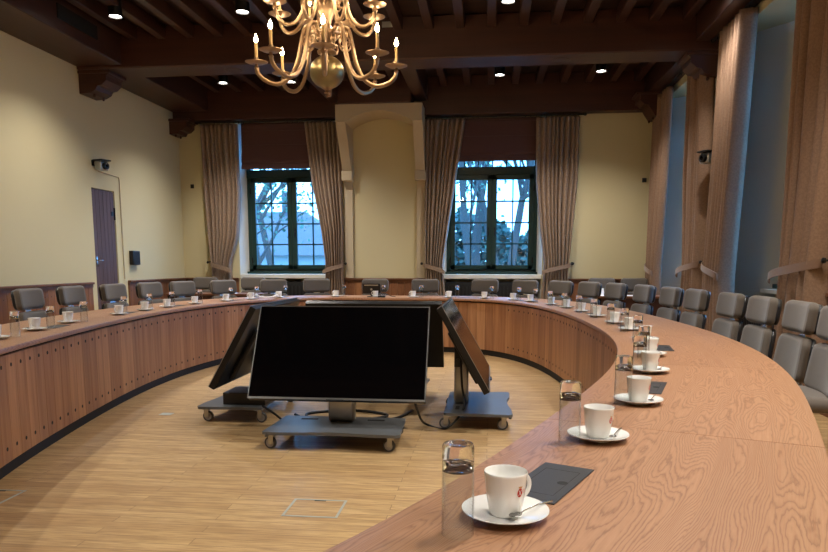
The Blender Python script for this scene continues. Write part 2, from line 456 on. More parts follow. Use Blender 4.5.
# splayed reveals of back windows
for (a, b), (c, d), nm in zip(BW_, FRW, ('trim_1', 'trim_2')):
    mb = MB()
    mb.prism([(a-.005, YB+.002), (c, YB+.30), (a-.005, YB+.30)], 0.0, 3.68, 'z')
    mb.prism([(b+.005, YB+.002), (b+.005, YB+.30), (d, YB+.30)], 0.0, 3.68, 'z')
    struct(nm, mb, M['plaster_white'])
# right wall with two deep recesses
RW = [(9.95, 11.75, 10.30, 11.35), (6.45, 8.80, 6.85, 8.12)]   # wall-face y0,y1 ; glass y0,y1
XG = XR+.50
mb = MB()
ys = [YF, RW[1][0], RW[1][1], RW[0][0], RW[0][1], YB+.42]
for a, b in ((0, 1), (2, 3), (4, 5)): mb.box(XR, XR+.62, ys[a], ys[b], 0, ZC)
for a, b in ((1, 2), (3, 4)):
    mb.box(XR, XR+.62, ys[a], ys[b], 3.80, ZC)
    mb.box(XR+.45, XR+.62, ys[a], ys[b], 0, .90)
struct('wall_right', mb, M['plaster'])
for (a, b, c, d), nm in zip(RW, ('trim_3', 'trim_4')):
    mb = MB()
    mb.prism([(XR+.002, a-.004), (XG, c), (XG, a-.004)], 0, 3.80, 'z')
    mb.prism([(XR+.002, b+.004), (XG, b+.004), (XG, d)], 0, 3.80, 'z')
    struct(nm, mb, M['plaster_white'])
mb = MB(); mb.box(XL-.3, XR+.6, YF-.3, YF, 0, ZC); struct('wall_front', mb, M['plaster'])

# wainscot
def wainscot(name, p0, p1, nrm, ztop=.965):
    """boards from p0 to p1 along the wall, standing proud by nrm"""
    p0, p1, nrm = Vector(p0), Vector(p1), Vector(nrm)
    d = p1-p0; L = d.length; d.normalize(); n = max(1, round(L/.125)); w = L/n
    mb = MB(); vals = []
    R = Matrix(((d.x, nrm.x, 0, p0.x), (d.y, nrm.y, 0, p0.y), (0, 0, 1, 0), (0, 0, 0, 1)))
    for i in range(n):
        f0 = len(mb.bm.faces); mb.box(i*w+.002, (i+1)*w-.002, .002, .022, .10, ztop-.06, R)
        v = random.random(); vals += [v]*(len(mb.bm.faces)-f0)
        for z in (ztop-.16,):
            f0 = len(mb.bm.faces)
            mb.lathe([(0, .0225), (.006, .0225), (.006, .020)], 8, R @ T((i+.5)*w, 0, z) @ RX(-PI/2), 1); vals += [v]*(len(mb.bm.faces)-f0)
    f0 = len(mb.bm.faces)
    mb.box(0, L, .002, .035, 0, .10, R, 2); mb.box(0, L, .002, .030, ztop-.075, ztop-.03, R, 2)
    mb.box(0, L, .002, .055, ztop-.03, ztop, R, 2, .006)
    vals += [.5]*(len(mb.bm.faces)-f0)
    o = mb.build(name, [M['wain'], M['black_matte'], M['rail']]); o['kind'] = 'structure'
    set_rnd(o, vals); return o
wainscot('baseboard_left', (XL, YF), (XL, 9.18), (1, 0))
wainscot('baseboard_left.001', (XL, 10.17), (XL, YB), (1, 0))
wainscot('baseboard_back', (XL, YB), (BW_[0][0]-.02, YB), (0, -1))
wainscot('baseboard_back.001', (BW_[0][1]+.02, YB), (BW_[1][0]-.02, YB), (0, -1))
wainscot('baseboard_back.002', (BW_[1][1]+.02, YB), (XR, YB), (0, -1))
wainscot('baseboard_right', (XR, YB), (XR, RW[0][1]+.03), (-1, 0), .99)
wainscot('baseboard_right.001', (XR, RW[0][0]-.03), (XR, RW[1][1]+.03), (-1, 0), .99)
wainscot('baseboard_right.002', (XR, RW[1][0]-.03), (XR, YF), (-1, 0), .99)

# door
dr = empty('door_1', (XL, 9.62, 0)); dr['kind'] = 'structure'
mb = MB(); vals = []
for i in range(6):
    f0 = len(mb.bm.faces); mb.box(-.05, -.012, -.29+i*.0967+.003, -.29+(i+1)*.0967-.003, .01, 2.265); v = random.random(); vals += [v]*(len(mb.bm.faces)-f0)
o = mb.build('door_boards', M['door_w'], dr); set_rnd(o, vals)
mb = MB(); mb.box(-.08, -.05, -.30, .30, 0, 2.28); mb.build('door_backing', M['black_matte'], dr)
mb = MB(); mb.box(-.014, -.004, -.265, -.225, 1.18, 1.32, bev=.003); mb.tube([(-.004, -.245, 1.27), (.03, -.245, 1.27), (.032, -.235, 1.27), (.032, -.15, 1.265)], .008)
mb.build('door_handle', M['chrome'], dr, 40)
for z in (.35, 1.95):
    mb = MB(); mb.box(-.012, -.006, .20, .285, z-.03, z+.03); mb.tube([(-.004, .285, z-.09), (-.004, .285, z+.09)], .012); mb.build('hinge', M['iron'], dr, 40)

# ------------------------------------------------------------ ceiling timbers
def timber(name, x0, x1, y0, y1, z0, z1, m, bev=.008):
    mb = MB(); mb.box(x0, x1, y0, y1, z0, z1, bev=bev, seg=1); o = struct(name, mb, M[m]); return o
k = 0
for nm, y0, y1 in (('ceiling_beam', 9.13, 9.62), ('ceiling_beam', 5.15, 5.64), ('ceiling_beam', 1.15, 1.64)):
    timber(nm, XL+.001, XR-.001, y0, y1, 3.80, ZC-.001, 'beam_x', .015)
timber('ceiling_beam', XL+.001, XR-.001, 11.98, YB-.001, 3.70, ZC-.001, 'beam_x')          # wall plate over the windows
timber('ceiling_beam', -2.50, -1.30, 11.46, 11.97, 3.80, ZC-.004, 'beam_x')
timber('ceiling_beam', XL+.002, -4.90, YF+.001, 9.129, WZ, ZC-.002, 'beam_y')               # wall plates on the left
timber('ceiling_beam', XL+.002, -4.90, 9.621, 11.979, WZ, ZC-.002, 'beam_y')
timber('ceiling_beam', 2.45, XR-.002, YF+.001, 9.129, 3.90, ZC-.002, 'beam_y')
timber('ceiling_beam', 2.45, XR-.002, 9.621, 11.979, 3.90, ZC-.002, 'beam_y')
for x in (-2.62, -1.18):
    timber('ceiling_beam', x-.11, x+.11, 9.621, 11.979, 3.92, ZC-.002, 'beam_y')
for y0, y1 in ((9.621, 11.979), (5.641, 9.129), (1.641, 5.149), (YF, 1.149)):
    i = 0
    x = -4.72
    while x < 2.4:
        if not (y0 > 9 and (abs(x+2.62) < .2 or abs(x+1.18) < .2)):
            timber('ceiling_joist', x-.055, x+.055, y0, y1, 4.15, ZC-.003, 'beam_y', .006)
        x += .392

# corbels under beams
def corbel(name, x, y, z, dirx, depth=.42, width=.40, h=.30, label=None):
    """scroll-ended timber bracket; dirx=+1 sticks out towards +x"""
    prof = [(0, 0), (depth, 0), (depth, -.05), (depth-.03, -.07), (depth-.03, -.13), (depth-.10, -.19), (depth-.16, -.20), (depth-.19, -.25), (depth-.27, -h+.01), (0, -h)]
    mb = MB(); mb.prism([(x+dirx*p, z+q) for p, q in prof], y-width/2, y+width/2, 'y')
    mb.box(min(x, x+dirx*(depth+.03)), max(x, x+dirx*(depth+.03)), y-width/2-.03, y+width/2+.03, z-.045, z-.002, bev=.008, seg=1)
    for s in (-1, 1):
        mb.lathe([(0, -.035), (.012, -.03), (.02, -.01), (.014, 0.01)], 10, T(x+dirx*(depth-.26), y+s*width*.28, z-h))
    return struct(name, mb, M['beam_x'])
corbel('beam_corbel', XL+.002, 9.375, 3.80, 1); corbel('beam_corbel', XR-.002, 9.375, 3.80, -1, .36)
corbel('beam_corbel', XL+.002, 12.0, 3.70, 1, .34, .34, .26); corbel('beam_corbel', XR-.002, 11.85, 3.90, -1, .46, .5, .38)
corbel('beam_corbel', XR-.002, 6.45, 3.16, -1, .12, .16, .2)

# chimney breast: hood with segmental arch carried by two tapering brackets
CX0, CX1, CY = -2.55, -1.12, 11.52
mb = MB()
arch = [(CX0, 3.798), (CX0, 3.52), (CX0+.16, 3.52)]
for i in range(13):
    a = i/12; x = CX0+.16 + (CX1-CX0-.32)*a; arch.append((x, 3.52 + .17*math.sin(PI*a)**.8))
arch += [(CX1-.16, 3.52), (CX1, 3.52), (CX1, 3.798)]
mb.prism(arch, CY, YB-.001, 'y')
for x0, s in ((CX0, 1), (CX1, -1)):
    xa, xb = (x0, x0+.16) if s > 0 else (x0-.16, x0)
    mb.prism([(CY, 3.55), (YB-.001, 3.55), (YB-.001, 2.80), (12.03, 2.80)], xa, xb, 'x')
    mb.box(xa-.015, xb+.015, 12.0, YB-.001, 2.64, 2.80, bev=.01, seg=2)
    mb.box(xa+.01, xb-.01, 12.14, YB-.001, .97, 2.64)
struct('trim_5', mb, M['ivory'])

# ------------------------------------------------------------ back windows
def make_window(name, x0, x1, yf, zs, zt, blind):
    """dark green casement pair, each leaf two by four panes, with a top light behind the blind"""
    w = empty(name, ((x0+x1)/2, yf, 0)); w['kind'] = 'structure'
    W = (x1-x0)/2
    mb = MB()
    fr = lambda a, b, c, d, y0=-.06, y1=.05: mb.box(a, b, y0, y1, c, d, bev=.006, seg=1)
    fr(-W, -W+.07, 1.04, zt); fr(W-.07, W, 1.04, zt); fr(-W, W, 1.04, 1.12); fr(-W, W, 2.76, 2.90, -.08); fr(-W, W, zt-.07, zt)
    for i in range(1, 6): fr(-W+.07+(2*W-.14)*i/6-.012, -W+.07+(2*W-.14)*i/6+.012, 2.90, zt-.07, -.02, .03)
    fr(-.045, .045, 1.12, 2.76, -.02, .05)
    mb.box(-W-.02, W+.02, -.13, -.06, 1.035, 1.075, bev=.006, seg=1)
    mb.build('window_frame', M['green'], w)
    for s in (-1, 1):
        a, b = (-W+.07, -.002) if s < 0 else (.002, W-.07)
        mb = MB(); z0, z1 = 1.12, 2.76
        for p in ((a, a+.085, z0, z1), (b-.085, b, z0, z1), (a, b, z0, z0+.075), (a, b, z1-.085, z1)):
            mb.box(p[0], p[1], -.085, -.02, p[2], p[3], bev=.006, seg=1)
        ga, gb, gz0, gz1 = a+.085, b-.085, z0+.075, z1-.085
        mb.box((ga+gb)/2-.012, (ga+gb)/2+.012, -.07, -.03, gz0, gz1)
        for i in (1, 2, 3): zz = gz0+(gz1-gz0)*i/4; mb.box(ga, gb, -.07, -.03, zz-.012, zz+.012)
        c = mb.build('casement', M['green'], w)
        mb = MB(); mb.box(ga, gb, -.052, -.048, gz0, gz1); mb.build('glass', M['pane'], c)
        mb = MB(); hx = a+.04 if s > 0 else b-.04
        hx = .055 if s > 0 else -.055
        mb.box(hx-.012, hx+.012, -.095, -.085, 1.72, 1.86, bev=.003); mb.tube([(hx, -.095, 1.79), (hx, -.125, 1.79), (hx, -.125, 1.69)], .008); mb.build('window_handle', M['iron'], c, 40)
        for zz in (1.28, 2.52):
            mb = MB(); ex = (W-.07)*s; mb.tube([(ex, -.09, zz-.05), (ex, -.09, zz+.05)], .012); mb.build('window_hinge', M['iron'], c, 40)
    mb = MB(); mb.box(-W+.07, W-.07, .0, .004, 2.90, zt-.07); mb.build('glass', M['pane'], w)
    return w
for i, (a, b) in enumerate(FRW):
    make_window('window_%d' % (i+1), a, b, YB+.34, 1.03, 3.60, None)
    mb = MB(); mb.box(BW_[i][0], BW_[i][1], YB-.015, YB+.30, .955, 1.03, bev=.008, seg=2)
    o = mb.build('window_sill', M['white_p']); o['kind'] = 'structure'
# right windows, mostly out of sight in their recesses
def side_window(name, y0, y1, z0, z1):
    w = empty(name, (XG+.03, (y0+y1)/2, 0)); w['kind'] = 'structure'; W = (y1-y0)/2
    mb = MB()
    for p in ((-W, -W+.08, z0, z1), (W-.08, W, z0, z1), (-W, W, z0, z0+.08), (-W, W, z1-.08, z1), (-.04, .04, z0, z1), (-W, W, 2.74, 2.86)):
        mb.box(-.05, .05, p[0], p[1], p[2], p[3], bev=.006, seg=1)
    for s in (-1, 1):
        mb.box(-.02, .02, s*W/2-.012, s*W/2+.012, z0, z1)
        for i in (1, 2, 3): zz = z0+.08+(2.74-z0-.08)*i/4; mb.box(-.02, .02, min(0, s*W), max(0, s*W), zz-.012, zz+.012)
    mb.box(-.12, -.05, -W-.03, W+.06, z0-.05, z0, bev=.006, seg=1)
    f = mb.build('window_frame', M['green'], w)
    mb = MB(); mb.box(-.002, .002, -W+.05, W-.05, z0+.05, z1-.05); mb.build('glass', M['pane'], w)
for i, (a, b, c, d) in enumerate(RW): side_window('window_%d' % (i+3), c, d, 1.00, 3.72)
for i, (a, b, c, d) in enumerate(RW):
    mb = MB(); mb.prism([(XR+.32, c-.15), (XR+.32, d+.15), (XG-.03, d+.02), (XG-.03, c-.02)], .90, .94, 'z'); o = mb.build('window_sill', M['white_p']); o['kind'] = 'structure'

# roman blinds
def blind(x0, x1, zb, label):
    r = empty('roman_blind', ((x0+x1)/2, YB+.02, zb)); W = (x1-x0)/2
    mb = MB(); H = 3.675-zb
    pts = [(-.01, H), (.0, .52), (-.02, .30), (.0, .26), (-.015, .20)]
    for fx in (0,):
        mb.prism([(-.012, H), (-.016, .30), (-.05, .16), (-.052, .12), (-.03, .10), (-.06, .03), (-.05, 0), (-.02, 0), (0, .02), (.004, H)], -W, W, 'x')
    mb.build('cloth', M['blind'], r, 60)
    mb = MB(); mb.box(-W, W, -.02, .03, H-.04, H, bev=.004, seg=1); mb.build('head_rail', M['beam_x'], r)
    for z in (.42, .66):
        if z < H-.05:
            m2 = MB(); m2.tube([(-W, -.018, z), (W, -.018, z)], .006, 6); m2.build('batten', M['blind'], r)
    tag(r, label, 'blind', 'roman blinds')
blind(-4.40, -2.72, 2.88, 'half raised maroon roman blind over the left back window')
blind(-.74, .82, 2.955, 'half raised maroon roman blind over the right back window')

# radiators under windows
def radiator(name, x0, x1, y0, y1, z1, label, rot=False):
    r = empty(name, ((x0+x1)/2, (y0+y1)/2, 0)); W, D = (x1-x0)/2, (y1-y0)/2
    mb = MB(); mb.box(-W, W, -D, D, .02, z1, bev=.01, seg=1)
    mb.build('casing', M['black_matte'], r)
    mb = MB(); n = 24
    for i in range(n):
        if rot: y = -D+.06+(2*D-.12)*i/(n-1); mb.box(-W-.006, -W, y-.012, y+.012, .15, z1-.08)
        else: x = -W+.06+(2*W-.12)*i/(n-1); mb.box(x-.012, x+.012, -D-.006, -D, .15, z1-.08)
    mb.build('front_grille', M['black'], r)
    tag(r, label, 'radiator')
radiator('radiator_cover', -4.44, -2.73, YB+.02, YB+.24, .90, 'black radiator casing in the niche under the left back window')
radiator('radiator_cover', -.78, .84, YB+.02, YB+.24, .90, 'black radiator casing in the niche under the right back window')
radiator('radiator_cover', XR+.03, XR+.28, 6.95, 8.2, .86, 'black radiator casing in the right wall recess behind the grey chairs', True)

# ------------------------------------------------------------ curtains
def curtain(O, Tn, N, z1, edges, folds, hook, hookside, label, mat, seed, FA=.040):
    """O origin on wall, Tn tangent, N normal to the room. edges: list of (z, u_left, u_right) from top down."""
    rnd = random.Random(seed)
    O, Tn, N = Vector(O), Vector(Tn), Vector(N)
    r = empty('curtain', (O.x, O.y, 0))
    nu, nv = folds*20, 56; z0 = edges[-1][0]
    zs = [e[0] for e in edges][::-1]; ul = [e[1] for e in edges][::-1]; ur = [e[2] for e in edges][::-1]
    ph = [rnd.uniform(-.35, .35) for _ in range(folds+2)]; am = [rnd.uniform(.7, 1.25) for _ in range(folds+2)]
    me = bmesh.new(); rows = []
    for j in range(nv+1):
        z = z1 + (z0-z1)*j/nv
        a, b = float(np.interp(z, zs, ul)), float(np.interp(z, zs, ur))
        comp = min(1, (b-a)/(edges[0][2]-edges[0][1]))
        row = []
        for i in range(nu+1):
            s = i/nu; k = int(s*folds); fk = min(k, folds-1)
            u = a + (b-a)*s
            A = (.034 + .022*(1-comp))*am[fk]
            q_ = s*folds + .16*math.sin(z*1.7+seed)*math.sin(PI*s) + .22*math.sin(2*PI*s*1.7+seed*2)*math.sin(PI*s); kk = min(max(int(q_), 0), folds-1); A = (FA + .03*(1-comp))*am[kk]; dd = A*(2*abs(math.sin(PI*q_))**.65 - 1.1) if FA < .045 else A*(2*abs(math.sin(PI*q_))**.6 - 1.2)
            bulge = .05*(1-comp)*math.sin(PI*s)
            p = O + Tn*u + N*((.10 if FA < .045 else .12) + dd + bulge)
            row.append(me.verts.new((p.x - O.x, p.y - O.y, z)))
        rows.append(row)
    for A, B in zip(rows[:-1], rows[1:]):
        for i in range(nu): me.faces.new((A[i], A[i+1], B[i+1], B[i]))
    mb = MB(); mb.bm.free(); mb.bm = me
    c = mb.build('drape', mat, r, 180)
    so = c.modifiers.new('thick', 'SOLIDIFY'); so.thickness = .004
    # tie band
    hz = hook
    a = float(np.interp(hz, zs, ul)); b = float(np.interp(hz, zs, ur))
    ua, ub = (a, b) if hookside == 'L' else (b, a)
    sgn = 1 if ub > ua else -1
    pts = []
    n = 26
    for i in range(n+1):
        s = i/n; ang = PI*s
        u = ua - sgn*.02 + (ub-ua+sgn*.05)*(1-math.cos(PI*s))/2
        dep = .02 + .20*math.sin(PI*min(1, s*.5+.06)) if s < .94 else .10
        dep = .05 + (.155 if FA < .045 else .205)*math.sin(PI*(.1+.62*s))
        z = hz - .02 - .15*s**1.3
        pts.append((u, dep, z))
    bm = bmesh.new(); R = []
    for u, dp, z in pts:
        q = []
        for dz, dd in ((.035, 0), (.035, .008), (-.035, .008), (-.035, 0)):
            p = Tn*u + N*(dp+dd); q.append(bm.verts.new((p.x, p.y, z+dz)))
        R.append(q)
    for A, B in zip(R[:-1], R[1:]):
        for k in range(4): l = (k+1) % 4; bm.faces.new((A[k], A[l], B[l], B[k]))
    bm.faces.new(R[0]); bm.faces.new(R[-1][::-1])
    mb = MB(); mb.bm.free(); mb.bm = bm; mb.build('tieback', M['tie'] if FA > .045 else mat, r, 60)
    tag(r, label, 'curtain')
    # hook
    uh = ua - sgn*.05
    hk = empty('curtain_hook', (O.x+Tn.x*uh, O.y+Tn.y*uh, hz))
    mb = MB(); q = N; Rm = Matrix(((Tn.x, N.x, 0, 0), (Tn.y, N.y, 0, 0), (0, 0, 1, 0), (0, 0, 0, 1)))
    mb.lathe([(0, .001), (.028, .001), (.028, .008), (.01, .014), (.009, .10), (.012, .105), (.024, .112), (.024, .13), (.012, .138), (0, .14)], 14, Rm @ RX(-PI/2))
    o = mb.build('stem', M['iron'], hk, 50)
    tag(hk, 'black iron knob hook holding ' + label.split(' hanging')[0].split(' tied')[0].replace('curtain', 'curtain tie', 1) + ' ' + ' '.join(label.split(' ')[-5:]), 'curtain hook')
    return r, hk
B3 = lambda x: (x, YB, 0)
cw = []
cw.append(curtain(B3(0), (1, 0, 0), (0, -1, 0), 3.645, [(3.645, -5.12, -4.44), (2.4, -5.09, -4.42), (1.7, -5.05, -4.48), (1.25, -5.0, -4.62), (1.05, -4.98, -4.64), (.6, -5.02, -4.56), (.05, -5.04, -4.52)], 8, 1.24, 'L', 'taupe patterned curtain tied back left of the left back window', M['curtain'], 1))
cw.append(curtain(B3(0), (1, 0, 0), (0, -1, 0), 3.645, [(3.645, -3.24, -2.60), (2.6, -3.12, -2.58), (1.8, -2.97, -2.56), (1.25, -2.90, -2.58), (1.05, -2.90, -2.58), (.6, -2.94, -2.56), (.05, -2.98, -2.54)], 8, 1.22, 'R', 'taupe patterned curtain tied back between the left back window and chimney breast', M['curtain'], 2))
cw.append(curtain(B3(0), (1, 0, 0), (0, -1, 0), 3.645, [(3.645, -1.12, -.44), (2.6, -1.13, -.60), (1.8, -1.14, -.72), (1.25, -1.13, -.80), (1.05, -1.11, -.80), (.6, -1.14, -.76), (.05, -1.16, -.74)], 8, 1.22, 'L', 'taupe patterned curtain tied back between the chimney breast and right back window', M['curtain'], 3))
cw.append(curtain(B3(0), (1, 0, 0), (0, -1, 0), 3.645, [(3.645, .74, 1.46), (2.6, .76, 1.46), (1.8, .84, 1.40), (1.25, .92, 1.36), (1.05, .92, 1.34), (.6, .88, 1.38), (.05, .86, 1.42)], 9, 1.22, 'R', 'taupe patterned curtain tied back right of the right back window', M['curtain'], 4))
# right wall: tangent along -Y so u grows towards the camera; O at Y=0 -> u=-y
RT, RN = (0, -1, 0), (-1, 0, 0)
OR = (XR, 0, 0)
cw.append(curtain(OR, RT, RN, 3.84, [(3.84, -11.95, -11.05), (2.4, -11.95, -11.15), (1.25, -11.9, -11.3), (1.05, -11.9, -11.32), (.05, -11.9, -11.25)], 6, 1.23, 'L', 'golden brown curtain tied back in the right rear corner of the room', M['curtain_gold'], 5, .055))
cw.append(curtain(OR, RT, RN, 3.84, [(3.84, -9.95, -9.28), (2.4, -9.95, -9.15), (1.25, -9.75, -9.12), (1.05, -9.72, -9.12), (.05, -9.85, -9.12)], 5, 1.24, 'R', 'golden brown curtain tied back at the rear side of the right wall pier', M['curtain_gold'], 6, .07))
cw.append(curtain(OR, RT, RN, 3.86, [(3.86, -8.72, -7.90), (2.4, -8.78, -8.0), (1.25, -8.85, -8.12), (1.05, -8.85, -8.14), (.05, -8.85, -8.0)], 6, 1.24, 'L', 'golden brown curtain tied back at the near side of the right wall pier', M['curtain_gold'], 7, .075))
cw.append(curtain(OR, RT, RN, 3.86, [(3.86, -6.66, -5.6), (2.4, -6.64, -5.75), (1.25, -6.60, -5.88), (1.05, -6.60, -5.9), (.05, -6.62, -5.88)], 5, 1.25, 'R', 'wide golden brown curtain tied back nearest the camera on the right wall', M['curtain_gold'], 8, .085))
hl = ['black iron curtain hook near the left rear corner of the back wall', 'black iron curtain hook left of the chimney breast', 'black iron curtain hook right of the chimney breast', 'black iron curtain hook right of the right back window', 'black iron curtain hook at the right rear corner', 'black iron curtain hook on the rear half of the right wall pier', 'black iron curtain hook on the near half of the right wall pier', 'black iron curtain hook nearest the camera, beside the wide right curtain']
for (r_, h_), l_ in zip(cw, hl): h_['label'] = l_; h_['group'] = 'curtain hooks'; r_['group'] = 'tied back curtains'
def pole(p0, p1, label):
    p0, p1 = Vector(p0), Vector(p1); r = empty('curtain_pole', p0)
    mb = MB(); mb.tube([(0, 0, 0), p1-p0], .014, 10); mb.build('rod', M['iron'], r, 50)
    d = (p1-p0).normalized()
    for q, s in ((Vector((0, 0, 0)), -1), (p1-p0, 1)):
        mb = MB(); mb.lathe([(0, -.025), (.018, -.02), (.026, 0), (.018, .02), (0, .025)], 12, T(*(q + d*s*.02))); mb.build('finial', M['iron'], r, 60)
    n = int((p1-p0).length/.085); mb = MB()
    for i in range(1, n):
        q = (p1-p0)*i/n
        if .36 < i/n < .62 and (p1-p0).length > 1.8: continue
        mb.tube([q+Vector((0, 0, .016)), q+Vector((0, 0, -.035))], .005, 5)
    mb.build('rings', M['iron'], r)
    tag(r, label, 'curtain pole', 'curtain poles')
pole((-5.18, 12.08, 3.67), (-2.56, 12.08, 3.67), 'black curtain pole above the left back window')
pole((-1.10, 12.08, 3.67), (1.52, 12.08, 3.67), 'black curtain pole above the right back window')
pole((XR-.12, 11.82, 3.87), (XR-.12, 9.65, 3.87), 'black curtain pole over the rear recess of the right wall')
pole((XR-.12, 9.05, 3.88), (XR-.12, 5.65, 3.88), 'black curtain pole over the near recess of the right wall')

# ------------------------------------------------------------ exterior
mb = MB(); mb.box(-60, 60, 13, 90, -3.3, -3.0); o = mb.build('lawn', M['lawn']); tag(o, 'green ground outside beyond the windows', 'ground', kind='structure')
mb = MB(); mb.box(4, 60, -30, 13, -3.3, -3.0); o = mb.build('lawn', M['lawn']); tag(o, 'green ground outside past the right wall', 'ground', kind='structure')
hs = empty('house', (-12.2, 34, -3))
mb = MB(); mb.box(-5, 5, 0, 7, 0, 4.7); mb.build('wall', M['housewall'], hs)
mb = MB(); b = bmesh.new()
v = [b.verts.new(p) for p in ((-5.5, -.5, 4.6), (5.5, -.5, 4.6), (5.5, 7.5, 4.6), (-5.5, 7.5, 4.6), (-2.2, 3.4, 7.0), (2.2, 3.4, 7.0))]
for f in ((0, 1, 5, 4), (1, 2, 5), (2, 3, 4, 5), (3, 0, 4), (3, 2, 1, 0)): b.faces.new([v[i] for i in f])
mb.merge(b); mb.build('roof', M['roof'], hs)
for x in (-3.6, -1.2, 1.2, 3.6):
    mb = MB(); mb.box(x-.55, x+.55, -.05, .02, 2.6, 4.1); mb.build('house_window', M['green'], hs)
mb = MB(); mb.box(1.0, 1.6, 3, 3.6, 6, 8); mb.build('chimney', M['roof'], hs)
tag(hs, 'low pale house with a hipped tiled roof seen through the left back window', 'house')
def tree(x, y, h, r0, seed, label, leafy=.4, leafm='leaf'):
    rnd = random.Random(seed); rt = empty('tree', (x, y, -3))
    mb = MB(); tips = []
    def branch(p, d, L, r, dep):
        pts = [p]; rr = [r]; q = p.copy(); dd = d.copy()
        n = 5
        for i in range(n):
            dd = (dd + Vector((rnd.uniform(-.18, .18), rnd.uniform(-.18, .18), rnd.uniform(-.03, .10)))).normalized()
            q = q + dd*L/n; pts.append(q.copy()); rr.append(r*(1-.62*(i+1)/n))
            if dep > 0 and i >= (2 if dep == 3 else 1):
                for _ in range(2 if dep == 3 else 1):
                    a = rnd.uniform(0, 2*PI); nd = (dd*.6 + Vector((math.cos(a), math.sin(a), rnd.uniform(.0, .5)))*.75).normalized()
                    branch(q.copy(), nd, L*rnd.uniform(.34, .5), rr[-1]*.6, dep-1)
        mb.tube(pts, rr, 5, caps=False); tips.append(q.copy()); tips.append(pts[3])
    branch(Vector((0, 0, 0)), Vector((0, 0, 1)), h, r0, 3)
    mb.build('trunk', M['bark'], rt, 60)
    b = bmesh.new()
    for tp in tips:
        for _ in range(int(14*leafy)+1):
            c = tp + Vector((rnd.gauss(0, .5), rnd.gauss(0, .5), rnd.gauss(0, .45))); s = rnd.uniform(.03, .08)
            u = Vector((rnd.gauss(0, 1), rnd.gauss(0, 1), rnd.gauss(0, 1))).normalized(); w = u.orthogonal()
            b.faces.new([b.verts.new(c+u*s), b.verts.new(c+w*s*.6), b.verts.new(c-u*s), b.verts.new(c-w*s*.6)])
    mb = MB(); mb.bm.free(); mb.bm = b; mb.build('leaves', M[leafm], rt)
    tag(rt, label, 'tree', 'trees outside')
tree(-9.6, 24, 10, .2, 11, 'tall tree nearest the left jamb of the left back window', .3)
tree(-8.3, 27, 10, .2, 12, 'slender tree seen through the middle of the left back window', .5)
tree(-6.6, 20, 7, .18, 13, 'leafy tree at the right side of the left back window', .6)
tree(-2.3, 30, 12, .2, 31, 'thin tree behind the others at the left of the right back window', .6)
tree(2.6, 32, 12, .3, 32, 'far tree at the right edge of the right back window', .6)
tree(-.6, 33, 12, .3, 33, 'far tree behind the left casement of the right back window', .6)
tree(-11.2, 29, 11, .3, 34, 'tree behind the first one at the left jamb of the left back window', .5)
tree(-1.6, 22, 11, .18, 14, 'tall tree seen at the left of the right back window', .2)
tree(.4, 26, 11, .2, 15, 'thick trunk seen left of the right window centre bar', .3)
tree(-.2, 19, 8, .16, 16, 'slender bare tree through the right back window centre', .3)
tree(1.9, 25, 11, .15, 17, 'tree with fine branches at the right side of the right back window', .3)
tree(.9, 30, 12, .22, 18, 'far trunk behind the others in the right back window', .5)
def hedge(x0, x1, y, h, seed, label):
    rnd = random.Random(seed); b = bmesh.new()
    for _ in range(9000):
        x = rnd.uniform(x0, x1); top = h + .5*math.sin(x*1.3+seed) + .3*math.sin(x*3.1)
        c = Vector((x, y + rnd.uniform(-.8, .8), -3 + (top+3)*rnd.random()**.7)); s = rnd.uniform(.1, .26)
        u = Vector((rnd.gauss(0, 1), rnd.gauss(0, 1), rnd.gauss(0, 1))).normalized(); w = u.orthogonal()
        b.faces.new([b.verts.new(c+u*s), b.verts.new(c+w*s*.7), b.verts.new(c-u*s), b.verts.new(c-w*s*.7)])
    mb = MB(); mb.bm.free(); mb.bm = b; o = mb.build('hedge', M['leaf2']); tag(o, label, 'hedge')
hedge(-5, 7, 36, 3.3, 3, 'tall leafy hedge filling the lower right back window')
hedge(-9.4, -7.4, 30.5, .2, 4, 'leafy hedge below the house in the left back window')

# ------------------------------------------------------------ conference table
tbl = empty('conference_table', (0, 0, 0))
tag(tbl, 'huge oval ring conference table of grained oak with boarded inner front', 'conference table')
NSEG = 16; S0 = None
tA = near_t(.20, 2.13, .05)
sA = float(np.interp(tA, _ts, _ln))
def ring_seg(name, s0, s1, w0, w1, z0, z1, mat, mi_edge=None, gap=.0012, bev=.006, n=20, uvk=0):
    """curved slab following the oval between offsets w0 and w1"""
    b = bmesh.new(); uvl = b.loops.layers.uv.new('UVMap'); rings = []
    prof = [(w0+bev, z1), (w0+bev*.3, z1-bev*.3), (w0, z1-bev), (w0, z0+bev), (w0+bev, z0), (w1-bev, z0), (w1, z0+bev), (w1, z1-bev), (w1-bev*.3, z1-bev*.3), (w1-bev, z1)]
    for i in range(n+1):
        s = s0+gap + (s1-s0-2*gap)*i/n; t = t_at(s)
        rings.append([(b.verts.new((*off(t, w), z)), s-s0, w, z) for w, z in prof])
    m = len(prof)
    def face(q):
        f = b.faces.new([x[0] for x in q])
        for l, x in zip(f.loops, q):
            l[uvl].uv = (uvk*10 + x[1], x[2] + (z1-x[3]))
        return f
    for A, B in zip(rings[:-1], rings[1:]):
        for k in range(m): l = (k+1) % m; face((A[k], A[l], B[l], B[k]))
    face(rings[0]); face(rings[-1][::-1])
    me = bpy.data.meshes.new(name); bmesh.ops.recalc_face_normals(b, faces=b.faces[:]); b.to_mesh(me); b.free(); me.materials.append(mat)
    for p in me.polygons: p.use_smooth = True
    me.set_sharp_from_angle(angle=math.radians(35))
    return link(bpy.data.objects.new(name, me), tbl)
SL = LEN/NSEG
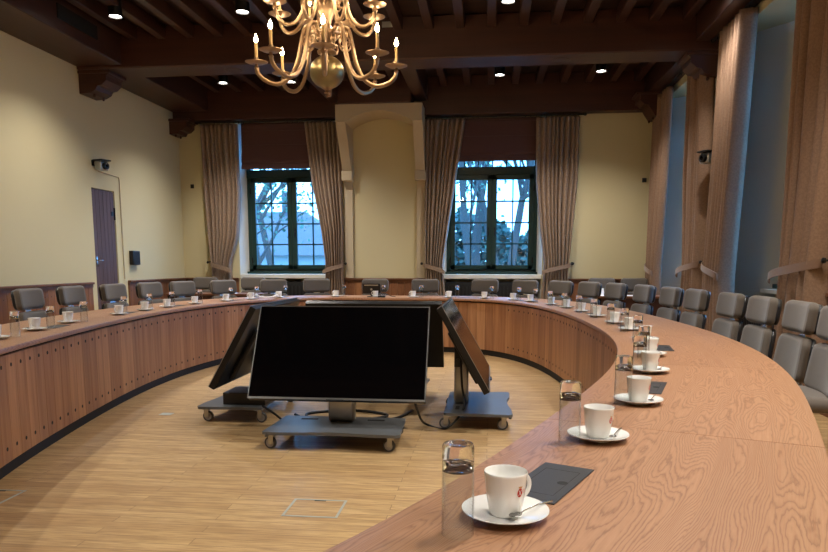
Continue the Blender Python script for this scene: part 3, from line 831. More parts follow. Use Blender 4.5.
for k in range(NSEG):
    s0 = sA + k*SL
    ring_seg('tabletop_segment', s0, s0+SL, 0, TW, .717, .75, M['table'], uvk=k+1)
    # boarded front panel
    mb = MB(); vals = []; n = 10; w = SL/n
    for i in range(n):
        a, c = t_at(s0+i*w+.0015), t_at(s0+(i+1)*w-.0015); mid = t_at(s0+(i+.5)*w)
        pa, pc, qa, qc = off(a, .035), off(c, .035), off(a, .057), off(c, .057)
        f0 = len(mb.bm.faces)
        mb.prism([tuple(pa), tuple(pc), tuple(qc), tuple(qa)], .075, .698, 'z'); v = random.random()
        nn = inward(mid); pm = off(mid, .035)
        ang = math.atan2(nn.y, nn.x)
        for z in (.635, .155):
            mb.lathe([(0, .0012), (.0125, .0012), (.013, -.002)], 8, T(pm.x, pm.y, z) @ RZ(ang) @ RY(PI/2), 1)
        vals += [v]*(len(mb.bm.faces)-f0)
    o = mb.build('front_panel', [M['drum'], M['black_matte']], tbl); set_rnd(o, vals)
ring_seg('plinth', 0, LEN, .05, .075, .0, .075, M['black_matte'], n=300, gap=0, bev=.002)
ring_seg('shadow_gap_rail', 0, LEN, .045, .12, .699, .716, M['black_matte'], n=300, gap=0, bev=.002)
for k in range(NSEG):          # outer legs
    t = t_at(sA + k*SL); p = off(t, TW-.14); d = inward(t)
    mb = MB(); Rm = T(p.x, p.y, 0) @ RZ(math.atan2(d.y, d.x)); mb.box(-.03, .03, -.04, .04, 0, .716, Rm, bev=.004, seg=1); mb.box(0, .55, -.02, .02, .66, .698, Rm)
    mb.build('leg', M['iron'], tbl)

# ------------------------------------------------------------ chairs
def make_chair():
    r = empty('conference_chair')
    mb = MB(); mb.pad(.48, .46, .085, .09, .035, T(0, .02, .455) @ RX(PI/2)); mb.build('seat', M['chair'], r, 50)
    tl = RX(math.radians(7))
    back = T(0, -.20, .50)
    mb = MB(); mb.pad(.42, .29, .065, .055, .026, back @ tl @ T(0, 0, .12), bend=.03, wb=.46); bk = mb.build('backrest', M['chair'], r, 50)
    mb = MB(); mb.pad(.415, .285, .03, .06, .012, back @ tl @ T(0, -.044, .12), bend=.03, wb=.45); mb.build('backrest_shell', M['shell'], bk, 50)
    mb = MB(); mb.pad(.42, .205, .07, .05, .026, back @ tl @ T(0, 0, .385), bend=.03); hr = mb.build('headrest', M['chair'], r, 50)
    mb = MB(); mb.pad(.41, .19, .03, .06, .012, back @ tl @ T(0, -.046, .385), bend=.03); mb.build('headrest_shell', M['shell'], hr, 50)
    mb = MB(); mb.box(-.05, .05, -.05, -.012, .24, .32, back @ tl, bev=.004, seg=1)
    mb.build('bracket', M['chrome'], r)
    mb = MB(); mb.lathe([(0, .08), (.035, .08), (.035, .24), (.024, .25), (.024, .405), (.09, .41), (.09, .42), (0, .42)], 16); mb.build('column', M['chrome'], r, 40)
    for k in range(4):
        mb = MB(); a = PI/4+k*PI/2
        mb.box(.02, .30, -.02, .02, .055, .085, RZ(a), bev=.006, seg=1); lg = mb.build('leg', M['chrome'], r)
        mb = MB(); mb.lathe([(0, 0), (.024, 0), (.024, .02), (.012, .055), (0, .055)], 12, RZ(a) @ T(.28, 0, 0)); mb.build('glide', M['black'], lg, 50)
    return r
CH = [(2.831, 'first from the left edge, before the left wainscot'), (2.706, 'second from the left edge, before the left wainscot'), (2.585, 'before the plank door on the left'),
 (2.481, 'right of the plank door under the wall speaker'), (2.388, 'left of the left rear corner curtain'), (2.278, 'in front of the left rear corner curtain'),
 (2.154, 'under the left half of the left back window'), (2.05, 'under the right half of the left back window'), (1.865, 'behind the small desk monitor'),
 (1.445, 'just right of the chimney breast'), (1.216, 'under the left half of the right back window'), (1.103, 'under the right half of the right back window'),
 (.995, 'before the curtain right of the right back window'), (.892, 'leftmost of those before the right rear wainscot'), (.783, 'second of those before the right rear wainscot'),
 (.652, 'third of those before the right rear wainscot'), (.517, 'before the right corner curtain'), (.388, 'before the rear recess of the right wall'),
 (.218, 'before the right wall pier curtains'), (.083, 'before the near recess of the right wall'), (6.225, 'before the wide right curtain'), (6.104, 'cut by the right edge of the picture')]
proto = make_chair(); kd = kids_of(proto)
def place_chair(x, y, d, label, group, first=[True], z=0):
    rz = math.atan2(d.y, d.x) - PI/2
    if first[0]: c = proto; c.location = (x, y, z); c.rotation_euler = (0, 0, rz); first[0] = False
    else: c = copy_root(proto, kd, (x, y, z), rz)
    tag(c, label, 'chair', group); return c
for t, ph in CH:
    p = off(t, TW+.22); place_chair(p.x, p.y, inward(t), 'grey padded chair ' + ph, 'chairs around the ring table')
# the chair between the two near the left window (stands further out)
for x, y, dd, ph in ((-4.86, 11.35, (.15, -1), 'behind the left side table, by the left corner curtain'), (-4.02, 11.35, (.1, -1), 'behind the left side table, under the left back window'),
                     (1.80, 11.3, (-.05, -1), 'behind the right side table, on its left'), (2.34, 11.38, (0, -1), 'behind the right side table, on its right')):
    place_chair(x, y, Vector(dd), 'grey padded chair ' + ph, 'chairs at the side tables')
def side_table(x0, x1, y0, y1, label):
    r = empty('side_table', ((x0+x1)/2, (y0+y1)/2, 0)); W, D = (x1-x0)/2, (y1-y0)/2
    mb = MB(); mb.box(-W, W, -D, D, .715, .745, bev=.005); mb.build('tabletop', M['rail'], r)
    mb = MB(); mb.box(-W+.05, W-.05, -D+.05, -D+.07, .35, .714); mb.build('modesty_panel', M['beam_x'], r)
    for sx in (-1, 1):
        for sy in (-1, 1): mb = MB(); mb.box(sx*(W-.07)-.025, sx*(W-.07)+.025, sy*(D-.06)-.025, sy*(D-.06)+.025, 0, .714); mb.build('leg', M['iron'], r)
    tag(r, label, 'table')
side_table(-5.2, -3.62, 10.62, 11.08, 'narrow brown side table behind the chairs in the left rear corner')
side_table(1.55, 2.68, 10.42, 10.98, 'narrow brown side table behind the chairs in the right rear corner')
def paper(x, y, z, w, h, rz, label, bump=0):
    mb = MB()
    for k in range(3): mb.box(-w/2, w/2, -h/2, h/2, k*.0012, k*.0012+.001, RZ(rz+k*.06))
    o = mb.build('paper_stack', M['paper']); o.location = (x, y, z+.0005); tag(o, label, 'papers', 'loose papers')
paper(1.78, 10.62, .745, .30, .21, .2, 'white papers at the left end of the right side table')
paper(2.22, 10.60, .745, .42, .25, -.1, 'larger white papers at the right end of the right side table')
paper(-4.2, 10.8, .745, .3, .21, .3, 'white papers on the left rear side table')
# folded name card
mb = MB(); mb.prism([(-.05, 0), (-.047, 0), (.0, .10), (.047, 0), (.05, 0), (.0, .105)], -.1, .1, 'x'); o = mb.build('name_card', M['paper']); o.location = (1.62, 10.72, .746); tag(o, 'white folded name card standing on the right side table', 'name card')

# ------------------------------------------------------------ tableware
def make_mug():
    mb = MB()
    mb.lathe([(0, .004), (.026, .004), (.028, .0), (.030, .003), (.0315, .010), (.0372, .045), (.0405, .077), (.0415, .0815), (.0403, .083), (.0385, .081), (.035, .045), (.029, .013), (.024, .009), (0, .008)], 40)
    r = mb.build('mug', M['porcelain'], None, 60)
    mb = MB(); pts = []
    for i in range(15):
        a = -PI/2 + PI*i/14; pts.append((.0355 + .004*(i/14) + .020*math.cos(a), 0, .047 + .022*math.sin(a)))
    mb.tube(pts, .0042, 8); mb.build('handle', M['porcelain'], r, 60)
    # crest: red oval shield with crossed bars and small crown, plus two lines of tiny lettering
    mb = MB(); A0 = math.radians(-83)
    def onmug(u, z, e=.0006):
        rr = float(np.interp(z, [.01, .045, .077], [.0315, .0372, .0405])) + e; a = A0 + u/rr; return (rr*math.cos(a), rr*math.sin(a), z)
    def patch(poly, mi, e):
        b = bmesh.new(); c = (sum(p[0] for p in poly)/len(poly), sum(p[1] for p in poly)/len(poly))
        vs = [b.verts.new(onmug(u, z, e)) for u, z in poly]; cv = b.verts.new(onmug(*c, e))
        for i in range(len(vs)): b.faces.new((cv, vs[i], vs[(i+1) % len(vs)]))
        mb.merge(b, None, mi)
    zc = .050
    patch([(.0064*math.cos(2*PI*i/20), zc + .0088*math.sin(2*PI*i/20)) for i in range(20)], 0, .0004)
    for s in (-1, 1):
        patch([(-.0038, zc - s*.0050), (-.0028, zc - s*.0058), (.0038, zc + s*.0050), (.0028, zc + s*.0058)], 2, .0007)
    patch([(-.004, zc+.009), (.004, zc+.009), (.005, zc+.0125), (.0025, zc+.011), (0, zc+.013), (-.0025, zc+.011), (-.005, zc+.0125)], 1, .0005)
    for j, zz in enumerate((zc+.0035, zc+.0005, zc-.0025)):
        for i in range(4 if j else 3): patch([(.0085+i*.0024, zz), (.0085+i*.0024+.0017, zz), (.0085+i*.0024+.0017, zz+.0014), (.0085+i*.0024, zz+.0014)], 0, .0005)
    mb.build('crest', [M['red'], M['gold'], M['porcelain']], r)
    return r
def make_saucer():
    mb = MB(); mb.lathe([(0, .004), (.030, .004), (.032, .0), (.036, .0), (.038, .004), (.062, .009), (.080, .0155), (.083, .0175), (.0825, .019), (.078, .018), (.060, .0125), (.036, .0085), (.030, .0075), (0, .0075)], 48)
    return mb.build('saucer', M['porcelain'], None, 50)
def make_glass():
    mb = MB()
    mb.lathe([(.0285, .0), (.0292, .0015), (.0290, .05), (.0284, .118), (.0268, .118), (.0274, .05), (.0276, .0015)], 32, close=True)
    r = mb.build('drinking_glass', M['tumbler'], None, 60)
    mb = MB(); mb.lathe([(0, .138), (.010, .137), (.020, .132), (.0262, .1185), (.0284, .1182), (.0282, .162), (.026, .166), (.021, .1665), (.016, .1655), (.008, .1645), (0, .164)], 32); mb.build('thick_base', M['tumbler_base'], r, 40)
    return r
def make_spoon():
    mb = MB(); mb.tube([(-.062, 0, .002), (-.02, 0, .006), (.025, 0, .005), (.04, 0, .002)], [.0022, .0014, .0014, .002], 6)
    b = bmesh.new()
    ring0 = []
    for zz, k in ((0, 1), (-.002, .7), (-.003, .3)):
        ring0.append([b.verts.new((.052 + .016*k*math.cos(2*PI*i/16), .010*k*math.sin(2*PI*i/16), .004+zz)) for i in range(16)])
    for A, B in zip(ring0[:-1], ring0[1:]):
        for i in range(16): b.faces.new((A[i], A[(i+1) % 16], B[(i+1) % 16], B[i]))
    b.faces.new(ring0[-1]); mb.merge(b)
    o = mb.build('teaspoon', M['chrome'], None, 60); so = o.modifiers.new('t', 'SOLIDIFY'); so.thickness = .0006
    return o
PLACES = [(-3.11, 4.04, 'at the left picture edge'), (-3.23, 4.60, 'first full setting from the left picture edge'), (-3.364, 5.207, 'second full setting from the left picture edge'),
 (-3.53, 6.07, 'third full setting from the left, before the plank door'), (-3.48, 6.65, 'fourth full setting from the left, below the wall speaker'), (-3.46, 7.18, 'fifth full setting from the left, near the left corner'),
 (-3.33, 7.78, 'sixth full setting from the left, below the corner curtain'), (-3.18, 8.4, 'just right of the left corner curtain'), (-2.93, 8.78, 'under the left jamb of the left back window'),
 (-2.62, 9.07, 'under the centre of the left back window'), (-2.13, 9.39, 'under the curtain left of the chimney breast'), (-1.62, 9.5, 'beside the small desk monitor'),
 (-1.06, 9.59, 'at the right end of the chimney breast'), (-.57, 9.56, 'under the left edge of the right back window'), (-.1, 9.4, 'under the centre of the right back window'),
 (.22, 9.0, 'under the right part of the right back window'), (.47, 8.68, 'at the right jamb of the right back window'), (.67, 8.08, 'before the curtain right of the right back window'),
 (.82, 7.56, 'twelfth back from the front on the right side'), (.93, 6.96, 'eleventh back from the front on the right side'), (1.02, 6.33, 'tenth back from the front on the right side'),
 (1.06, 5.66, 'ninth back from the front on the right side'), (1.03, 5.07, 'eighth back from the front on the right side'), (.99, 4.42, 'seventh back from the front on the right side'),
 (.838, 3.68, 'sixth back from the front on the right side'), (.712, 3.114, 'fifth back from the front, just behind the third black flap'), (.516, 2.409, 'third from the front on the right side'),
 (.302, 1.891, 'second from the front on the right side'), (.036, 1.272, 'nearest the camera')]
# rename the near ones consistently
for i, ph in zip(range(18, 29), ('eleventh from the front', 'tenth from the front', 'ninth from the front', 'eighth from the front', 'seventh from the front', 'sixth from the front', 'fifth from the front', 'fourth from the front', 'third from the front', 'second from the front', 'nearest the camera')):
    PLACES[i] = (PLACES[i][0], PLACES[i][1], ph if i == 28 else ph + ' on the right side of the table')
mug0, sau0, gla0, spo0 = make_mug(), make_saucer(), make_glass(), make_spoon()
km, kg = kids_of(mug0), kids_of(gla0)
TZ = .7505
def put(proto_, kids, loc, rz, i):
    if i == 0: c = proto_; c.location = loc; c.rotation_euler = (0, 0, rz); return c
    return copy_root(proto_, kids, loc, rz)
GLASS = {27: (.22, 1.85), 28: (-.05, 1.18), 26: (.46, 2.39), 25: (.66, 3.09)}
rj = random.Random(5)
for i, (x, y, ph) in enumerate(PLACES):
    t = near_t(x, y, .19)
    p = off(t, .19)
    if i >= 24 or i < 3: p = Vector((x, y))
    n_ = inward(t); ta = math.atan2(n_.y, n_.x)
    s = put(sau0, {}, (p.x, p.y, TZ), 0, i); tag(s, 'white saucer, ' + ph, 'saucer', 'saucers')
    hz = ta - PI/2 + rj.uniform(-.35, .15)       # handle to the sitter's right
    if i == 28: hz = math.radians(36)
    if i == 27: hz = math.radians(42)
    if i in (24, 25, 26): hz = math.radians(50)
    m = put(mug0, km, (p.x, p.y, TZ+.0085), hz, i); tag(m, 'white crested mug, ' + ph, 'mug', 'mugs')
    sp = put(spo0, {}, (p.x + .052*math.cos(ta+PI+.5), p.y + .052*math.sin(ta+PI+.5), TZ+.016), ta+PI/2+rj.uniform(-.3, .3), i); tag(sp, 'steel teaspoon, ' + ph, 'teaspoon', 'teaspoons')
    if i in GLASS: g = Vector(GLASS[i])
    else:
        tg = tang(t); g = off(t, .13 if p.x > .6 else .20) + tg*(-.13 if p.x > .6 else -.14 if p.y < 8 else -.115)
    gl = put(gla0, kg, (g.x, g.y, TZ), 0, i); tag(gl, 'upturned drinking glass, ' + ph, 'glass', 'drinking glasses')

# black cable flaps between pairs of settings
def flap(x, y, rz, label, i, w=.27, h=.12):
    global fl0
    if i == 0:
        mb = MB(); mb.box(-w/2, w/2, -h/2, h/2, 0, .003, bev=.001, seg=1); fl0 = mb.build('cable_flap', M['flap'])
        mb = MB()
        for a, b, c, d in ((-.09, .09, .040, .041), (-.09, .09, -.041, -.040), (-.09, -.089, -.04, .04), (.089, .09, -.04, .04)): mb.box(a, b, c, d, .003, .0033)
        mb.lathe([(0, .0033), (.012, .0033), (.012, .003)], 14, T(.0, -.03, 0)); mb.build('lid_outline', M['black_matte'], fl0)
        c = fl0
    else: c = copy_root(fl0, kids_of(fl0), (0, 0, 0), 0)
    c.location = (x, y, .7502); c.rotation_euler = (0, 0, rz); tag(c, label, 'cable flap', 'cable flaps')
flap(.138, 1.497, math.radians(65), 'black cable flap set in the tabletop nearest the camera, behind the nearest mug', 0)
flap(.62, 2.73, math.radians(72), 'black cable flap set in the tabletop, second from the camera on the right', 1)
i = 2
for a, b, ph in ((1, 2, 'between the first and second full settings from the left'), (3, 4, 'between the third and fourth full settings from the left'), (5, 6, 'between the fifth and sixth full settings from the left'),
                 (7, 8, 'near the left jamb of the left back window'), (9, 10, 'under the right half of the left back window'), (13, 14, 'under the left half of the right back window'), (15, 16, 'under the right half of the right back window'),
                 (17, 18, 'before the curtain right of the right back window'), (19, 20, 'between the tenth and ninth settings from the front on the right'), (21, 22, 'between the eighth and seventh settings from the front on the right'), (23, 24, 'between the sixth and fifth settings from the front on the right')):
    mx, my = (PLACES[a][0]+PLACES[b][0])/2, (PLACES[a][1]+PLACES[b][1])/2
    t = near_t(mx, my, .3); p = off(t, .24); d = tang(t)
    flap(p.x, p.y, math.atan2(d.y, d.x), 'black cable flap ' + ph, i); i += 1

# small desk monitor with microphone at the centre of the far side
dm = empty('desk_monitor', (-1.66, 9.72, .75))
mb = MB(); mb.box(-.13, .13, -.01, .012, .05, .20, T(0, 0, 0) @ RX(math.radians(12)), bev=.008); mb.build('housing', M['black'], dm, 40)
mb = MB(); mb.box(-.10, .10, -.0115, -.0105, .168, .182, RX(math.radians(12))); mb.build('trim_strip', M['alu'], dm)
mb = MB(); mb.lathe([(0, .001), (.016, .001), (.016, 0)], 20, RX(math.radians(12)) @ T(0, -.0105, .115) @ RX(PI/2)); mb.build('badge', M['alu'], dm, 40)
mb = MB(); mb.box(-.06, .06, -.05, .05, 0, .012, bev=.004); mb.box(-.015, .015, -.02, .01, .01, .08); mb.build('stand', M['black'], dm)
tag(dm, 'small black desk monitor seen from behind on the far side of the table', 'monitor')
mc = empty('microphone', (-1.50, 9.62, .75))
mb = MB(); mb.box(-.05, .05, -.04, .04, 0, .025, bev=.006); mb.build('base', M['black'], mc)
mb = MB(); mb.tube([(-.02, 0, .02), (-.03, 0, .06), (.05, .0, .055), (.14, -.02, .02), (.2, -.03, .012)], .005, 6); mb.build('gooseneck', M['black'], mc, 60)
tag(mc, 'black table microphone with bent gooseneck beside the desk monitor', 'microphone')
# clutter on the table below the left window
mb = MB(); mb.tube([(-.17, 0, .03), (-.15, .02, .04), (-.09, 0, .022), (0, -.03, .012), (.09, 0, .02), (.15, .01, .035), (.17, 0, .03)], [.012, .026, .012, .010, .011, .024, .012], 10)
o = mb.build('folded_cloth', M['paper'], None, 80); o.location = (-3.02, 9.15, .752); tag(o, 'crumpled white cloth on the tabletop under the left back window', 'cloth')

# ------------------------------------------------------------ display carts
def make_display_cart(name, loc, rz, label, crot=0.0, z_top=.92):
    """screen faces local -y and leans back; base plate on four castors"""
    r = empty(name, loc, rz)
    mb = MB()
    outline = [(-.43, -.27), (-.26, -.265), (-.12, -.245), (.0, -.238), (.12, -.245), (.26, -.265), (.43, -.27), (.46, -.25), (.44, .22), (.42, .24), (-.42, .24), (-.44, .22), (-.46, -.25)]
    mb.prism(outline, .105, .125, 'z'); mb.prism([(-.44, -.262), (-.42, -.262), (-.42, -.24), (-.44, -.24)], .09, .105, 'z'); bp = mb.build('base_plate', M['cart'], r)
    for s in (-1, 1): mb = MB(); mb.box(s*.24-.06, s*.24+.06, .13, .16, .125, .127); mb.build('cable_slot', M['black_matte'], bp)
    for sx in (-1, 1):
        for sy in (-1, 1):
            x, y = sx*.40, sy*.215
            CM = T(x, y, 0) @ RZ(crot)
            c = MB(); c.box(-.03, .03, -.03, .03, .097, .105, CM); c.box(-.019, .019, -.012, .018, .082, .098, CM); c.box(-.020, -.016, -.010, .026, .036, .098, CM, bev=.0015, seg=1); c.box(.016, .020, -.010, .026, .036, .098, CM, bev=.0015, seg=1)
            co = c.build('caster', M['alu'], r)
            WM = CM @ T(0, .018, .041) @ RY(PI/2)
            w = MB(); w.lathe([(.030, -.012), (.037, -.013), (.041, -.009), (.041, .009), (.037, .013), (.030, .012)], 24, WM, close=True); w.build('tyre', M['tyre'], co, 40)
            w = MB(); w.lathe([(0, -.0145), (.012, -.0145), (.014, -.010), (.0298, -.010), (.0298, .010), (.014, .010), (.012, .0145), (0, .0145)], 24, WM); w.build('wheel_hub', M['grey_plastic'], co, 40)
    mb = MB(); mb.box(-.09, .09, .07, .18, .125, .50, bev=.02, seg=3); mb.build('column', M['alu'], r, 50)
    mb = MB(); mb.box(-.10, .10, -.03, .03, .42, .62, T(0, .15, 0), bev=.004)
    for zz in (.47, .54): mb.lathe([(0, -.116), (.018, -.116), (.018, -.1), (.018, .1), (.018, .116), (0, .116)], 12, T(0, .15, zz) @ RY(PI/2))
    mb.build('mount', M['black'], r)
    tilt = math.asin(.345/.70)
    Mx = T(0, -.10, z_top-.605) @ RX(-tilt)
    W, H = .61, .70
    mb = MB(); mb.box(-W, W, 0, .046, 0, H, Mx, bev=.006); mb.box(-.38, .38, .046, .085, .06, .50, Mx, bev=.012); d = mb.build('display_body', M['black'], r)
    mb = MB(); mb.box(-W+.009, W-.009, -.0015, 0, .016, H-.009, Mx); mb.build('screen', M['screen'], d)
    mb = MB()
    for a, b, c, e in ((-W, W, 0, .014), (-W, W, H-.004, H), (-W, -W+.005, 0, H), (W-.005, W, 0, H)): mb.box(a, b, -.003, .001, c, e, Mx)
    mb.build('bezel', M['alu'], d)
    mb = MB(); mb.box(-.06, .06, -.012, 0.0, -.012, .0, Mx); mb.build('sensor', M['black'], d)
    tag(r, label, 'display screen', 'display carts inside the ring table')
    return r
make_display_cart('display_cart', (-1.022, 4.58, 0), 0, 'front wheeled display cart, black screen facing the camera', crot=1.35)
make_display_cart('display_cart', (-.085, 5.46, 0), PI/2, 'right wheeled display cart seen edge on, screen facing the right side', z_top=.925)
make_display_cart('display_cart', (-1.98, 5.50, 0), -PI/2, 'left wheeled display cart with a black box on its base, screen facing left', z_top=.915)
make_display_cart('display_cart', (-1.02, 6.30, 0), PI, 'rear wheeled display cart hidden behind the front one, screen facing the windows', z_top=.89)
mb = MB(); mb.box(-.17, .17, -.14, .14, 0, .095, bev=.004, seg=1); o = mb.build('equipment_box', M['black']); o.location = (-1.90, 5.28, .126); tag(o, 'flat black equipment box lying on the left cart base', 'equipment box')
def cable(pts, r, label, nm='power_cable'):
    # Catmull-Rom through pts
    P = [Vector(p) for p in pts]; P = [P[0]] + P + [P[-1]]; out = []
    for i in range(1, len(P)-2):
        for k in range(8):
            u = k/8; a, b, c, d = P[i-1:i+3]
            out.append(.5*((2*b) + (c-a)*u + (2*a-5*b+4*c-d)*u*u + (3*b-a-3*c+d)*u**3))
    out.append(P[-2]); mb = MB(); mb.tube(out, r, 8); o = mb.build(nm, M['cable'], None, 80); tag(o, label, 'cable'); return o
cable([(-.55, 4.86, .34), (-.50, 4.95, .12), (-.46, 5.12, .013), (-.30, 5.02, .013), (-.18, 5.15, .14), (-.20, 5.28, .30), (-.22, 5.40, .55)], .009, 'black cable looping across the floor from front cart to right cart')
cable([(-1.55, 5.35, .013), (-1.35, 5.15, .013), (-1.0, 5.2, .013), (-.8, 5.4, .013), (-1.1, 5.55, .013), (-1.45, 5.4, .013), (-1.3, 5.1, .032), (-.9, 5.08, .032), (-.72, 5.3, .013), (-.62, 5.6, .013)], .011, 'coiled black cable on the floor behind the front cart')
cable([(-1.72, 5.05, .14), (-1.62, 5.0, .10), (-1.5, 5.02, .013), (-1.3, 4.98, .013), (-1.12, 4.98, .05), (-1.06, 4.95, .125)], .009, 'black cable running from the left cart base to the front cart')
mb = MB(); mb.box(-.14, .14, -.03, .03, 0, .04, bev=.006); o = mb.build('power_strip', M['black']); o.location = (-.76, 5.02, .001); o.rotation_euler = (0, 0, .1); tag(o, 'black power strip on the floor behind the front cart', 'power strip')

# floor hatches
def hatch(x, y, label, w=.28, h=.25):
    mb = MB()
    for a, b, c, d in ((-w/2, w/2, -h/2, -h/2+.012), (-w/2, w/2, h/2-.012, h/2), (-w/2, -w/2+.012, -h/2+.012, h/2-.012), (w/2-.012, w/2, -h/2+.012, h/2-.012)): mb.box(a, b, c, d, 0, .002)
    o = mb.build('floor_hatch', M['hatch']); o.location = (x, y, .0003)
    mb = MB(); mb.box(-.03, .03, h/2-.022, h/2-.013, 0, .0015); mb.build('lift_slot', M['black_matte'], o)
    tag(o, label, 'floor hatch', 'floor hatches')
hatch(-.86, 3.285, 'square zinc framed floor hatch in front of the display carts')
hatch(-2.63, 3.255, 'zinc framed floor hatch cut by the left edge of the picture')
mb = MB(); mb.box(-.05, .05, -.04, .04, 0, .002); o = mb.build('floor_plate', M['hatch']); o.location = (-2.62, 5.3, .0003); tag(o, 'small pale metal plate on the floor near the left inner front', 'floor plate')

# ------------------------------------------------------------ wall fittings
def wall_camera(name, loc, rz, label):
    r = empty(name, loc, rz)      # local +y points into the room
    mb = MB(); mb.box(-.05, .05, 0, .02, -.04, .04, bev=.004); mb.box(-.015, .015, .02, .12, .005, .025); mb.build('bracket', M['iron'], r)
    mb = MB(); mb.box(-.085, .085, .06, .24, .02, .04, bev=.008); mb.build('shelf', M['black'], r)
    mb = MB(); mb.box(-.075, .075, .08, .20, -.11, .018, bev=.02, seg=3); mb.build('body', M['alu'], r, 50)
    mb = MB(); mb.lathe([(0, -.05), (.045, -.045), (.05, 0), (.045, .05), (.03, .055), (.026, .048), (0, .048)], 20, T(0, .19, -.05) @ RX(-PI/2)); h = mb.build('lens_head', M['black'], r, 50)
    mb = MB(); mb.lathe([(0, .0), (.022, -.004), (.024, -.01)], 16, T(0, .243, -.05) @ RX(-PI/2)); mb.build('lens', M['screen'], h, 50)
    tag(r, label, 'camera')
wall_camera('wall_camera', (XL, 9.42, 2.62), math.radians(-105), 'silver and black wall camera above the plank door')
wall_camera('wall_camera', (XR-.03, 8.98, 2.53), math.radians(120), 'silver and black wall camera on the right wall pier between the curtains')
mb = MB(); mb.tube([(XL+.012, 9.52, 2.52), (XL+.012, 10.04, 2.50), (XL+.012, 10.06, 2.47), (XL+.012, 10.07, .99)], .008, 8); o = mb.build('cable_conduit', M['ivory'], None, 50); tag(o, 'thin cream cable conduit running down beside the plank door', 'conduit')
def box_thing(nm, x0, x1, y0, y1, z0, z1, m, label, cat, bev=.004, face=None):
    r = empty(nm, ((x0+x1)/2, (y0+y1)/2, z0)); W, D = (x1-x0)/2, (y1-y0)/2
    mb = MB(); mb.box(-W, W, -D, D, 0, z1-z0, bev=bev); mb.build('housing', M[m], r, 40)
    if face:
        mb = MB(); mb.box(*face); mb.build('grille', M['black_matte'], r)
    tag(r, label, cat); return r
box_thing('wall_speaker', XL, XL+.07, 10.25, 10.47, 1.20, 1.42, 'black', 'small black square speaker on the left wall right of the door', 'speaker', .012, (.035, .037, -.09, .09, .02, .20))
box_thing('wall_switch', XL+.19, XL+.25, YB-.03, YB, 2.56, 2.63, 'black', 'small black sensor box on the back wall near the left corner', 'sensor', .004, (-.02, .02, -.017, -.015, .01, .05))
box_thing('wall_switch', 2.52, 2.59, YB-.03, YB, 2.57, 2.64, 'black', 'small black sensor box on the back wall near the right corner', 'sensor', .004, (-.02, .02, -.017, -.015, .01, .05))
mb = MB(); mb.box(-4.9+.0, -4.885, 7.75, 8.55, 3.98, 4.14); o = mb.build('air_vent', M['black_matte']); tag(o, 'long dark air vent in the side of the left wall timber', 'vent')
mb = MB(); mb.box(-1.40, -1.24, 9.122, 9.130, 4.19, 4.26, bev=.002); o = mb.build('junction_plate', M['alu']); tag(o, 'pale rectangular plate on the beam behind the chandelier', 'plate')
for x, lab in ((-3.46, 'round brown speaker grille under the big beam, left of the chandelier'), (.86, 'round brown speaker grille under the big beam, right of the chandelier')):
    mb = MB(); mb.lathe([(0, -.004), (.09, -.006), (.115, -.004), (.12, .0)], 32, T(x, 9.38, 3.799)); o = mb.build('ceiling_speaker', M['speaker'], None, 50); tag(o, lab, 'speaker', 'ceiling speakers')

# ------------------------------------------------------------ can lamps
def make_lamp():
    r = empty('ceiling_lamp')
    mb = MB(); mb.lathe([(0, .26), (.075, .26), (.078, .25), (.078, .0), (.070, .0), (.066, .03), (.0, .03)], 28); mb.build('housing', M['can'], r, 40)
    mb = MB(); mb.lathe([(0, .012), (.050, .012), (.064, .016), (.064, .020), (0, .020)], 28); mb.build('lamp_face', M['lampface'], r, 40)
    return r
lamp0 = make_lamp(); kl = kids_of(lamp0); li = 0
def put_lamp(x, y, z, label, power):
    global li
    if li == 0: c = lamp0; c.location = (x, y, z)
    else: c = copy_root(lamp0, kl, (x, y, z), 0)
    li += 1
    tag(c, label, 'ceiling lamp', 'black can lamps')
    ld = bpy.data.lights.new('can_lamp_light', 'SPOT'); ld.energy = power; ld.color = WARM; ld.spot_size = math.radians(118); ld.spot_blend = .75; ld.shadow_soft_size = .05
    lo = bpy.data.objects.new('can_lamp_light', ld); COL.objects.link(lo); lo.parent = c; lo.location = (0, 0, -.004)
LP = [(-4.34, 8.0, 4.05, 'lit black can lamp in the front bay, leftmost'), (-2.83, 8.02, 4.05, 'lit black can lamp in the front bay, just left of the chandelier'),
      (.16, 8.02, 4.05, 'lit black can lamp in the front bay, right of the chandelier'), (2.2, 8.1, 4.05, 'lit black can lamp in the front bay, rightmost by the curtains'),
      (-4.12, 10.7, 3.97, 'lit black can lamp in the rear bay, leftmost'), (-3.06, 10.75, 3.97, 'lit black can lamp in the rear bay, behind the chandelier'),
      (.11, 10.7, 3.97, 'lit black can lamp in the rear bay, above the right back window'), (1.56, 10.65, 3.97, 'lit black can lamp in the rear bay, rightmost')]
for x, y, z, l in LP: put_lamp(x, y, z, l, DOWNLIGHT_W*(.55 if 'rightmost by' in l else 1))
for y in (4.3, 2.3, -.8):
    for x in (-4.3, .75, 1.95): put_lamp(x, y, 4.05, 'lit black can lamp in the bays above and behind the camera', DOWNLIGHT_W)

